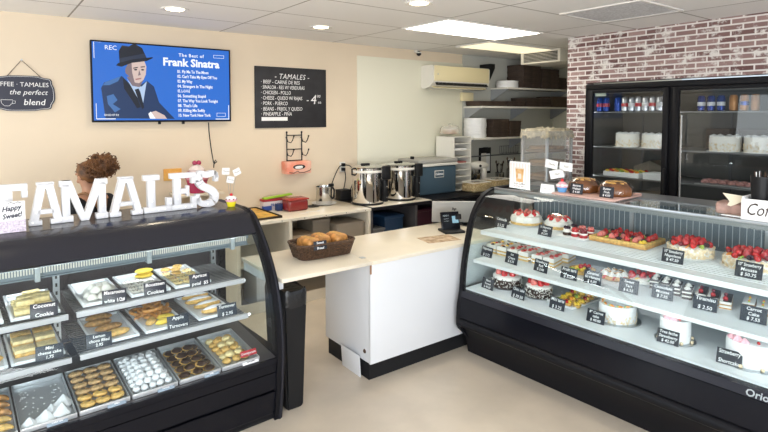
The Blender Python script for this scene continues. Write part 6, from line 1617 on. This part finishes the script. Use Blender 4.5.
# ------------------------------------------------------------------ glass-door cooler in the brick wall
def cooler():
    X0 = 5.15
    t = thing('display_cooler', 'tall black two-door glass cooler set into the brick wall', 'cooler', (X0, 1.52, 0))
    W, Dp, Ht = 1.775, .72, 2.17      # along y, along x, height
    obj('side_wall', G().box(.055, Dp, 0, .03, .0, Ht), 'blacksat', t); obj('side_wall', G().box(.055, Dp, W-.03, W, .0, Ht), 'blacksat', t)
    obj('rear_wall', G().box(Dp-.03, Dp, .03, W-.03, 0, Ht), mat('cooler_lining', (.11, .105, .098), .45), t)
    obj('inner_side', G().box(.06, Dp-.03, .03, .036, .22, Ht-.1), mat('cooler_lining', (.2, .2, .2)), t); obj('inner_side', G().box(.06, Dp-.03, W-.036, W-.03, .22, Ht-.1), mat('cooler_lining', (.2, .2, .2)), t)
    obj('top_panel', G().box(.055, Dp, .03, W-.03, Ht-.06, Ht), 'blacksat', t)
    obj('inner_ceiling', G().box(.06, Dp-.03, .03, W-.03, Ht-.10, Ht-.06), mat('cooler_lining', (.2, .2, .2)), t)
    obj('base', G().box(.055, Dp, .03, W-.03, 0, .22), 'blacksat', t)
    obj('base_grille', G().box(.03, .055, .02, W-.02, .03, .16), 'wire', t)
    g = G(); g.box(.0, .055, .0, W, Ht-.055, Ht, .004); g.box(.0, .055, 0, .03, .18, Ht-.055); g.box(.0, .055, W-.03, W, .18, Ht-.055); g.box(.01, .055, W/2-.016, W/2+.016, .18, Ht-.055); obj('frame', g, 'blacksat', t)
    for nm, y0, y1, hs in (('door', .032, W/2-.018, W/2-.07), ('door', W/2+.018, W-.032, W/2+.07)):
        g = G(); z0, z1, fw = .18, Ht-.06, .055
        g.box(-.012, .030, y0, y0+fw, z0, z1, .003); g.box(-.012, .030, y1-fw, y1, z0, z1, .003); g.box(-.012, .030, y0+fw, y1-fw, z0, z0+fw, .003); g.box(-.012, .030, y0+fw, y1-fw, z1-fw*.6, z1, .003)
        dr = obj(nm, g, 'blacksat', t)
        obj('glass', G().box(.002, .008, y0+fw, y1-fw, z0+fw, z1-fw*.6), 'fglass', dr)
        g = G(); hy = y1-fw-.025 if y0 < .1 else y0+fw+.025
        if y0 < .1:
            g.cyl((-.05, hy-.02, .9), (-.05, hy-.02, 1.85), .009, seg=10)
            for z in (.92, 1.83): g.cyl((-.05, hy-.02, z), (-.008, hy+.02, z), .007, seg=8)
            obj('handle', g, 'steel', dr)
        else:
            g.box(-.035, -.012, y0+.008, y0+.03, 1.0, 1.35, .006); obj('handle', g, 'blackplastic', dr)
    g = G(); g.box(.02, .0235, W-.22, W-.10, 2.045, 2.085); obj('sticker', g, mat('pale_sticker', (.62, .66, .52), .5), t)
    for z in (1.885, 1.522, 1.215, .90, .60):
        g = G(); g.box(.075, .09, .04, W-.04, z-.014, z, .002); g.box(.09, Dp-.04, .04, W-.04, z-.008, z-.002); obj('shelf', g, mat('cooler_shelf', (.2, .2, .2), .3), t)
    for y in (.25, .62, W-.62, W-.28):
        g = G(); g.box(Dp-.045, Dp-.03, y, y+.02, .25, 2.05); obj('shelf_standard', g, 'wire', t)
    for y in (.052, W/2-.035, W/2+.035, W-.052):
        g = G(); g.cyl((.062, y, .35), (.062, y, 2.0), .007, seg=8); obj('light_tube', g, mat('cooler_led', (1, 1, 1), .5, emit=(.96, .97, 1), estr=7), t)
    # drinks
    can = shared('drink_can', lambda: G().lathe([(0, 0), (.024, 0), (.033, .010), (.0335, .125), (.026, .140), (.025, .144), (.022, .141), (0, .141)], 20))
    def drink(label, x, y, z, body, band, grp):
        q = thing('drink_can', label, 'can', (x, y, z), -90, grp)
        put('can', can, body, q, (0, 0, 0))
        g = G(); g.lathe([(.0342, .05), (.0342, .085)], 20); 
        bmesh.ops.delete(g.bm, geom=[f for f in g.bm.faces if len(f.verts) > 4], context='FACES_ONLY')
        obj('printed_band', g, band, q)
    blue = mat('can_blue', (.012, .05, .30), .25, .4); silver = mat('can_silver', (.62, .63, .68), .25, .7); red = mat('can_red', (.45, .02, .03), .3); bronze = mat('bottle_orange', (.48, .20, .05), .3, .2)
    wh_ = mat('can_white', (.75, .75, .78), .3)
    names = ['first', 'second', 'third', 'fourth', 'fifth', 'sixth', 'seventh', 'eighth', 'ninth']
    ys = [3.20, 3.125, 3.00, 2.925, 2.85, 2.78, 2.71, 2.64, 2.57, 2.50]
    for k, y in enumerate(ys[:9]):
        bl = k < 3
        drink(('blue can, %s from the left on the cooler top shelf' if bl else 'silver can, %s from the left on the cooler top shelf') % names[k], 5.27, y, 1.886, blue if bl else silver, (red if k < 2 else blue) if bl else (red if k % 2 else wh_), 'cans behind the left cooler door')
    for k in range(3): drink('blue can behind the right cooler door, %s from the left' % names[k], 5.45, 2.27-.085*k, 1.886, blue, wh_, 'blue cans behind the right cooler door')
    for k in range(3): drink('orange can behind the right cooler door, %s from the left of the orange ones' % names[k], 5.40, 1.98-.085*k, 1.886, bronze, blue if k == 1 else bronze, 'orange cans behind the right cooler door')
    # cakes
    def fcake(label, x, y, z, r, h):
        q = thing('cream_cake', label, 'cake', (x, y, z), 0, 'nut-sided cream cakes in the cooler')
        board(q, r+.02, 'icing')
        obj('cream', G().lathe([(0, .003), (r, .003), (r, h*.88), (r*.93, h), (0, h)], 32, scal=lambda a: 1+.015*math.cos(14*a)), 'cream', q)
        obj('nut_coating', flakes(r, h*.55, 130, .011), 'almond', q, kind='stuff')
        for k in range(8): put('cream_rosette', rosette(), 'icing', q, (r*.75*math.cos(k*.785), r*.75*math.sin(k*.785), h-.002), sc=(1.7, 1.7, .8))
    fcake('nut-sided white cream cake, left of two behind the left cooler door', 5.36, 2.93, 1.5225, .118, .135)
    fcake('nut-sided white cream cake, right of two behind the left cooler door', 5.36, 2.655, 1.5225, .118, .135)
    fcake('nut-sided white cream cake, left of two behind the right cooler door', 5.38, 2.03, 1.5225, .125, .135)
    fcake('nut-sided white cream cake, right of two behind the right cooler door', 5.38, 1.76, 1.5225, .115, .135)
    q = thing('cake_tray', 'white tray cake with orange and red fruit behind the left cooler door', 'cake', (5.34, 2.93, 1.2155))
    obj('tray', G().box(-.12, .12, -.19, .19, 0, .05, .006), 'icing', q)
    for i in range(4):
        for j in range(7): put('fruit_piece', half(), ('orange', 'straw', 'mango', 'kiwi')[(i*3+j) % 4], q, (-.09+.06*i, -.16+.053*j, .049), rx=20, rz=jit(90), sc=1.2)
    q = thing('pastry_box', 'white pastry box at the right of the lower shelf behind the left cooler door', 'box', (5.34, 2.60, 1.2155))
    obj('box', G().box(-.11, .11, -.10, .10, 0, .06, .003), 'paper', q); obj('lid', G().box(-.113, .113, -.103, .103, .045, .064, .003), 'paper', q)
    q = thing('pastry_box', 'dark folded carton behind the tray cake in the cooler', 'box', (5.66, 2.80, 1.2155))
    obj('box', G().prism([(-.17, 0), (.17, 0), (.17, .09), (0, .16), (-.17, .09)], -.10, .10, 'x'), 'greybox', q)
    q = thing('pastry_box', 'dark carton on the bottom shelf behind the left cooler door', 'box', (5.42, 2.72, .9005))
    obj('box', G().box(-.14, .14, -.14, .14, 0, .16, .004), 'kraft', q)
    # pink pastries on a tray
    q = thing('pastry_tray', 'flat tray under the pink pastries behind the right cooler door', 'tray', (5.36, 1.98, 1.2155)); obj('tray', G().box(-.13, .13, -.24, .24, 0, .012, .004), 'alu', q)
    for k in range(12):
        i, j = k % 2, k//2
        g = G(); g.lathe([(0, 0), (.034, .002), (.036, .016), (.022, .032), (0, .036)], 14, wob=.06)
        single('pink_pastry', g, mat('pale_pink_glaze', (.62, .33, .30), .4, var=.2, vscale=40), 'pink glazed pastry on the tray behind the right cooler door', 'pastry', (5.32+.08*i, 1.80+.072*j, 1.2285), 0, 'pink pastries in the cooler')
    for k in range(4):
        q = thing('salad_tub', 'clear tub with green lettuce behind the right cooler door, %s from the left' % names[k], 'tub', (5.32, 2.27-.15*k, .9005), 0, 'lettuce tubs in the cooler')
        obj('tub', G().box(-.07, .07, -.065, .065, 0, .06, .01), 'clearwrap', q)
        g = G()
        for m_ in range(14): g.sph((jit(.045), jit(.045), .03+jit(.01)), (.02, .016, .010), 7, 5)
        obj('lettuce', g, mat('lettuce', (.16, .26, .08), .5, var=.4, vscale=40), q, kind='stuff')
    for k, (y, s) in enumerate(((2.15, .10), (1.86, .12))):
        q = thing('carton', ('dark carton, left of two on the cooler shelf above the lettuce', 'dark carton, right of two on the cooler shelf above the lettuce')[k], 'box', (5.6, y, 1.5225)); obj('box', G().box(-.08, .08, -s, s, 0, .2, .004), 'darkbox', q)
cooler()

# ------------------------------------------------------------------ person behind the pastry case
def person():
    px, py = .678, 4.735; rz = -146
    t = thing('person', 'person in black top with curly brown hair bun, facing away behind the letters', 'person', (px, py, 0), rz); t.scale = (.97, .97, .965)
    J = {}
    V, E_, Rr = [], [], []
    def j(n, co, r, par=None):
        J[n] = len(V); V.append(co); Rr.append(r)
        if par: E_.append((J[par], J[n]))
    # faces -Y; small forward lean
    j('pelvis', (0, .02, .84), (.135, .10)); j('waist', (0, .015, .96), (.115, .085), 'pelvis'); j('chest', (0, .0, 1.12), (.135, .095), 'waist'); j('uchest', (0, .0, 1.21), (.10, .075), 'chest')
    j('neck', (0, -.02, 1.285), (.05, .05), 'uchest'); j('neck2', (0, -.035, 1.335), (.045, .047), 'neck'); j('head', (0, -.05, 1.40), (.066, .075), 'neck2'); j('head2', (0, -.045, 1.455), (.074, .090), 'head'); j('head3', (0, -.03, 1.505), (.055, .065), 'head2')
    for s, n in ((1, 'r'), (-1, 'l')):
        j('sh'+n, (s*.145, .0, 1.215), (.056, .052), 'uchest'); j('ua'+n, (s*.185, -.01, 1.10), (.044, .044), 'sh'+n); j('el'+n, (s*.20, -.03, .965), (.036, .036), 'ua'+n)
        j('fa'+n, (s*.17, -.14, .93), (.033, .031), 'el'+n); j('wr'+n, (s*.12, -.255, .925), (.023, .020), 'fa'+n); j('pm'+n, (s*.10, -.31, .925), (.034, .016), 'wr'+n)
        for k, (dx, L) in enumerate(((-.024, .060), (-.008, .070), (.008, .066), (.023, .052))):
            b = 'pm'+n; j('f%d%s' % (k, n), (s*.10+dx, -.345, .922), .009, b); j('g%d%s' % (k, n), (s*.10+dx*1.1, -.345-L*.55, .914), .0085, 'f%d%s' % (k, n)); j('h%d%s' % (k, n), (s*.10+dx*1.15, -.345-L*.9, .900), .007, 'g%d%s' % (k, n))
        j('t0'+n, (s*.10-s*.036, -.295, .918), .010, 'wr'+n); j('t1'+n, (s*.10-s*.050, -.335, .910), .009, 't0'+n)
        j('hp'+n, (s*.085, .02, .80), (.088, .088), 'pelvis'); j('kn'+n, (s*.085, .005, .45), (.055, .055), 'hp'+n); j('cf'+n, (s*.085, .02, .28), (.052, .052), 'kn'+n); j('an'+n, (s*.085, .03, .085), (.034, .036), 'cf'+n); j('ft'+n, (s*.09, -.06, .040), (.036, .028), 'an'+n); j('to'+n, (s*.095, -.145, .028), (.034, .022), 'ft'+n)
    def skin(verts, edges, radii, root=0, sub=2):
        me = bpy.data.meshes.new('s'); me.from_pydata(verts, edges, [])
        o = bpy.data.objects.new('s', me); COL.objects.link(o)
        md = o.modifiers.new('k', 'SKIN'); md.use_smooth_shade = True
        for i, v in enumerate(me.skin_vertices[0].data):
            r = radii[i]; v.radius = r if hasattr(r, '__len__') else (r, r)
            v.use_root = (i == root)
        o.modifiers.new('u', 'SUBSURF').levels = sub
        dg = bpy.context.evaluated_depsgraph_get(); out = bpy.data.meshes.new_from_object(o.evaluated_get(dg)); bpy.data.objects.remove(o); return out
    me = skin(V, E_, Rr)
    bm = bmesh.new(); bm.from_mesh(me)
    g = G(); g.bm.free(); g.bm = bm
    # face: brow, nose, chin, ears, lips joined into the head
    g.sph((0, -.130, 1.425), (.013, .020, .022), 10, 8); g.sph((0, -.118, 1.375), (.030, .022, .020), 12, 8)
    g.sph((0, -.126, 1.395), (.022, .012, .006), 10, 6); g.sph((0, -.125, 1.388), (.020, .012, .006), 10, 6)
    for s in (-1, 1):
        g.sph((s*.074, -.035, 1.425), (.010, .020, .030), 10, 8); g.sph((s*.030, -.118, 1.435), (.015, .010, .010), 10, 6)
    bm.normal_update(); me2 = bpy.data.meshes.new('body'); bm.to_mesh(me2); bm.free(); me2.shade_smooth()
    obj('body', me2, 'skin', t)
    for s in (-1, 1):
        g = G(); g.sph((s*.030, -.1245, 1.436), (.009, .006, .006), 10, 6); obj('eye', g, 'paper', t)
        g = G(); g.sph((s*.030, -.1295, 1.436), (.004, .003, .004), 8, 6); obj('pupil', g, 'blackplastic', t)
        g = G(); g.tube([(s*.015, -.128, 1.455), (s*.030, -.130, 1.460), (s*.046, -.118, 1.455)], .003, 6); obj('eyebrow', g, 'hair', t)
    # clothes follow the same skeleton, a little larger
    def sub(names, grow, cut=None):
        idx = {n: i for i, n in enumerate(names)}
        vs = [V[J[n]] for n in names]; es = [(idx[a], idx[b]) for a, b in ((x, y) for x in names for y in names) if (J[a], J[b]) in E_]
        rs = []
        for n in names:
            r = Rr[J[n]]; r = r if hasattr(r, '__len__') else (r, r); rs.append((r[0]+grow, r[1]+grow))
        return vs, es, rs
    top = sub(['pelvis', 'waist', 'chest', 'uchest', 'shr', 'uar', 'elr', 'shl', 'ual', 'ell'], .012)
    o = obj('black_top', skin(*top), 'cloth', t)
    tr = sub(['pelvis', 'hpr', 'knr', 'cfr', 'anr', 'hpl', 'knl', 'cfl', 'anl'], .010)
    obj('trousers', skin(*tr), mat('charcoal_trousers', (.02, .02, .025), .8), t)
    for s in (-1, 1):
        g = G(); g.sph((s*.093, -.06, .036), (.044, .115, .036), 16, 10); g.box(s*.093-.042, s*.093+.042, -.165, .045, 0.0, .016, .006); obj('shoe', g, 'blackplastic', t)
    # tan apron straps crossing the back
    g = G(); g.tube(smooth3([(.10, -.07, 1.262), (.085, .02, 1.293), (.06, .085, 1.23), (.01, .110, 1.12), (-.05, .115, 1.02)]), .011, 6); obj('apron_strap', g, 'strap', t)
    g = G(); g.tube(smooth3([(-.10, -.07, 1.262), (-.085, .02, 1.293), (-.06, .085, 1.23), (-.01, .112, 1.12), (.05, .116, 1.02)]), .011, 6); obj('apron_strap', g, 'strap', t)
    # hair: close cap plus a loose curly bun
    g = G(); q = bmesh.ops.create_icosphere(g.bm, subdivisions=4, radius=1.0)
    for v in q['verts']:
        d = v.co.copy(); lim = 1.0
        n = math.sin(d.x*17+d.z*9)*math.sin(d.y*15)*.02
        v.co = Vector((d.x*.088*(1+n), -.020+d.y*.106*(1+n), 1.452+d.z*.094*(1+n)))
    bmesh.ops.delete(g.bm, geom=[v for v in g.bm.verts if (v.co.y < -.085 and v.co.z < 1.495) or (v.co.z < 1.39 and v.co.y < .0) or (v.co.z < 1.44 and v.co.y < -.055)], context='VERTS')
    bmesh.ops.solidify(g.bm, geom=g.bm.faces[:], thickness=.006)
    hr = obj('hair', g, 'hair', t)
    g = G(); rnd = random.Random(3)
    c0 = Vector((-.012, .108, 1.508))
    g.sph(c0, (.098, .090, .078), 20, 14)
    for k in range(300):
        u = Vector((rnd.gauss(0, 1), rnd.gauss(0, 1), rnd.gauss(0, 1))).normalized()
        p = c0+Vector((u.x*.096, u.y*.088, u.z*.076)); a0 = rnd.uniform(0, 6.28); L = rnd.uniform(.020, .045); w = rnd.uniform(.007, .013)
        e1 = u.orthogonal().normalized(); e2 = u.cross(e1)
        dr = (u+e1*rnd.uniform(-.9, .9)+e2*rnd.uniform(-.9, .9)).normalized()
        g.tube([p+dr*(L*i/6)+(e1*math.cos(a0+i*1.3)+e2*math.sin(a0+i*1.3))*w*(i/6+.2) for i in range(7)], .0042, 4)
    obj('curly_bun', g, 'hair', hr)
    g = G(); rnd = random.Random(5)
    for k in range(70):
        a = rnd.uniform(-1.2, 4.3); p = Vector((.083*math.cos(a), -.02+.098*math.sin(a), 1.47+rnd.uniform(-.02, .06)))
        g.tube([p+Vector((rnd.uniform(-.004, .004), .010*i+rnd.uniform(-.004, .004), .004*math.sin(i*1.5))) for i in range(5)], .0032, 4)
    obj('loose_curls', g, 'hair', hr)
person()

# ------------------------------------------------------------------ light, sky, camera
def lights():
    def lamp(name, typ, loc, energy, col, rot=(0, 0, 0), **k):
        l = bpy.data.lights.new(name, typ); l.energy = energy; l.color = col
        for a, b in k.items(): setattr(l, a, b)
        o = bpy.data.objects.new(name, l); COL.objects.link(o); o.location = loc; o.rotation_euler = [R(a) for a in rot]; return o
    warm = (1.0, .86, .66)
    for (x, y) in ((1.268, 4.47), (2.645, 4.535), (2.677, 3.128), (.0, 3.1), (-.1, 4.5)):  # the weak spots at the left are added fill, unseen and without fittings
        lamp('lamp_and_extra_spot', 'SPOT', (x, y, CEIL-.016), 30 if x > .5 else 8, warm, spot_size=R(140), spot_blend=.9, shadow_soft_size=.05)
    # daylight from the shop front behind the camera
    lamp('shop_front_daylight', 'AREA', (-1.2, -2.3, 1.5), 345, (.94, .97, 1.0), (134, 0, -25), shape='RECTANGLE', size=4.5, size_y=2.2)
    lamp('side_window_daylight', 'AREA', (-3.1, 4.0, 1.45), 42, (.86, .95, 1.0), (100, 0, -90), shape='RECTANGLE', size=1.7, size_y=1.7)
lights()
def world():
    w = bpy.data.worlds.new('daylight'); S.world = w; w.use_nodes = True; nt = w.node_tree
    bg = nt.nodes['Background']; tc = nt.nodes.new('ShaderNodeTexCoord'); sp = nt.nodes.new('ShaderNodeSeparateXYZ'); rp = nt.nodes.new('ShaderNodeValToRGB')
    nt.links.new(tc.outputs['Generated'], sp.inputs[0]); nt.links.new(sp.outputs['Z'], rp.inputs['Fac'])
    e = rp.color_ramp.elements; e[0].position = 0.0; e[0].color = (.40, .385, .36, 1); e[1].position = .25; e[1].color = (.62, .78, 1.0, 1)
    m = rp.color_ramp.elements.new(.02); m.color = (.42, .48, .50, 1)
    nt.links.new(rp.outputs['Color'], bg.inputs['Color']); bg.inputs['Strength'].default_value = 1.6
world()
cam = bpy.data.cameras.new('camera'); co = bpy.data.objects.new('camera', cam); COL.objects.link(co)
cam.sensor_fit = 'HORIZONTAL'; cam.sensor_width = 36.0; cam.lens = 537.0/768*36.0
cam.shift_y = -72.0/768; cam.clip_start = .05; cam.clip_end = 60
co.location = (0, 0, H); co.rotation_euler = (R(90-3.09), 0, R(-36.87))
S.camera = co
S.view_settings.view_transform = 'Standard'; S.view_settings.look = 'None'; S.view_settings.exposure = 0.25; S.view_settings.gamma = 1.0; S.view_settings.use_curve_mapping = False
S.cycles.use_denoising = True
S.cycles.max_bounces = 10; S.cycles.transparent_max_bounces = 24; S.cycles.caustics_reflective = False; S.cycles.caustics_refractive = False
S.cycles.sample_clamp_indirect = 6.0
